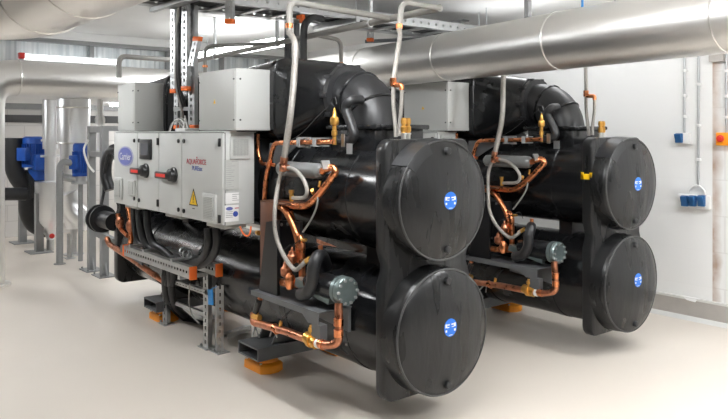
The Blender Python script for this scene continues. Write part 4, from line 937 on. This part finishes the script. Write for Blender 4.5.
b = MB(); b.cyl(q-V((0, 0, .08)), q, .07); b.lathe(q-V((0, 0, .10)), (0, 0, 1), [(0, .11), (.03, .11)], 24); b.cyl(q-V((.0, 0, .05)), q+V((-.15, -.22, -.0)), .05); b.build('pump_body', 'galv', m1)
b = MB(); b.cyl(q-V((0, 0, .10)), (q.x, q.y, 0), .03); b.build('pump_leg', 'post', m1)
X3 = -11.0
m2 = motor(P(33, 167, X=X3), (0, 0, 1), .15, .42, 'larger blue motor on the black insulated pipe at the far left')
b = MB(); q = P(43, 162, X=X3+.1); b.obox(q, V((.12, 0, 0)), V((0, .14, 0)), V((0, 0, .12)), .02); b.build('pump_casing', 'blue', m2)
b = MB(); b.cyl(P(37, 180, X=X3), P(37, 168, X=X3), .12); b.build('pump_body', 'blue', m2)
# black insulated pipework
X4 = -11.1
bl = thing('insulated_pipework', 'thick black insulated pipes under the blue motor at the far left', 'pipe', P(35, 215, X=X4))
b = MB(); b.tube([P(13.5, 138, X=X4), P(13.5, 168, X=X4), P(20, 182, X=X4), P(33, 190, X=X4)], .125, 24, .25); b.build('inlet_pipe', 'rubber', bl)
b = MB(); b.tube([P(26, 186, X=X4), P(48, 183, X=X4)], [.24, .17], 28); b.tube([P(44, 184, X=X4), P(52, 182, X=X4+.1)], .13, 24); b.build('outlet_pipe', 'rubber', bl)
b = MB(); b.tube([P(30, 190, X=X4), P(30, 212, X=X4), P(36, 224, X=X4), P(48, 227, X=X4)], .155, 24, .25); b.build('bend', 'rubber', bl)
b = MB(); b.tube([P(2, 194, X=X4+.3), P(26, 194, X=X4+.3)], .09, 20); b.build('branch', 'rubber', bl)
for px, Xq, lab in ((22.5, -11.5, 'rear grey steel leg under the black insulated pipes'), (39, -10.45, 'front grey steel leg with base plate under the black insulated pipes')):
    q = P(px, 210, X=Xq); s = thing('pipe_support', lab, 'support', (q.x, q.y, 0), 'pipe legs at the back')
    b = MB(); b.box((q.x-.05, q.y-.05, .012), (q.x+.05, q.y+.05, P(px, 193, X=Xq).z)); b.build('post', 'post', s)
    b = MB(); b.box((q.x-.17, q.y-.15, 0), (q.x+.17, q.y+.15, .012)); b.build('base_plate', 'post', s)
q = P(52, 236, X=-10.2); b = MB(); b.sph((q.x, q.y, q.z), .035); b.cyl((q.x, q.y, q.z), (q.x-.1, q.y+.02, q.z), .012); tag(b.build('drain_valve', 'red'), 'small red drain valve handle below the silver tank', 'valve')
# ------------------------------------------------------------------ light
w = bpy.data.worlds.new('world'); SC.world = w; w.use_nodes = True
bg = w.node_tree.nodes['Background']; bg.inputs[0].default_value = (.93, .97, 1, 1); bg.inputs[1].default_value = 1.1
SC.view_settings.view_transform = 'Standard'; SC.view_settings.look = 'None'; SC.view_settings.exposure = 0.5; SC.view_settings.gamma = 1
SC.view_settings.use_curve_mapping = False
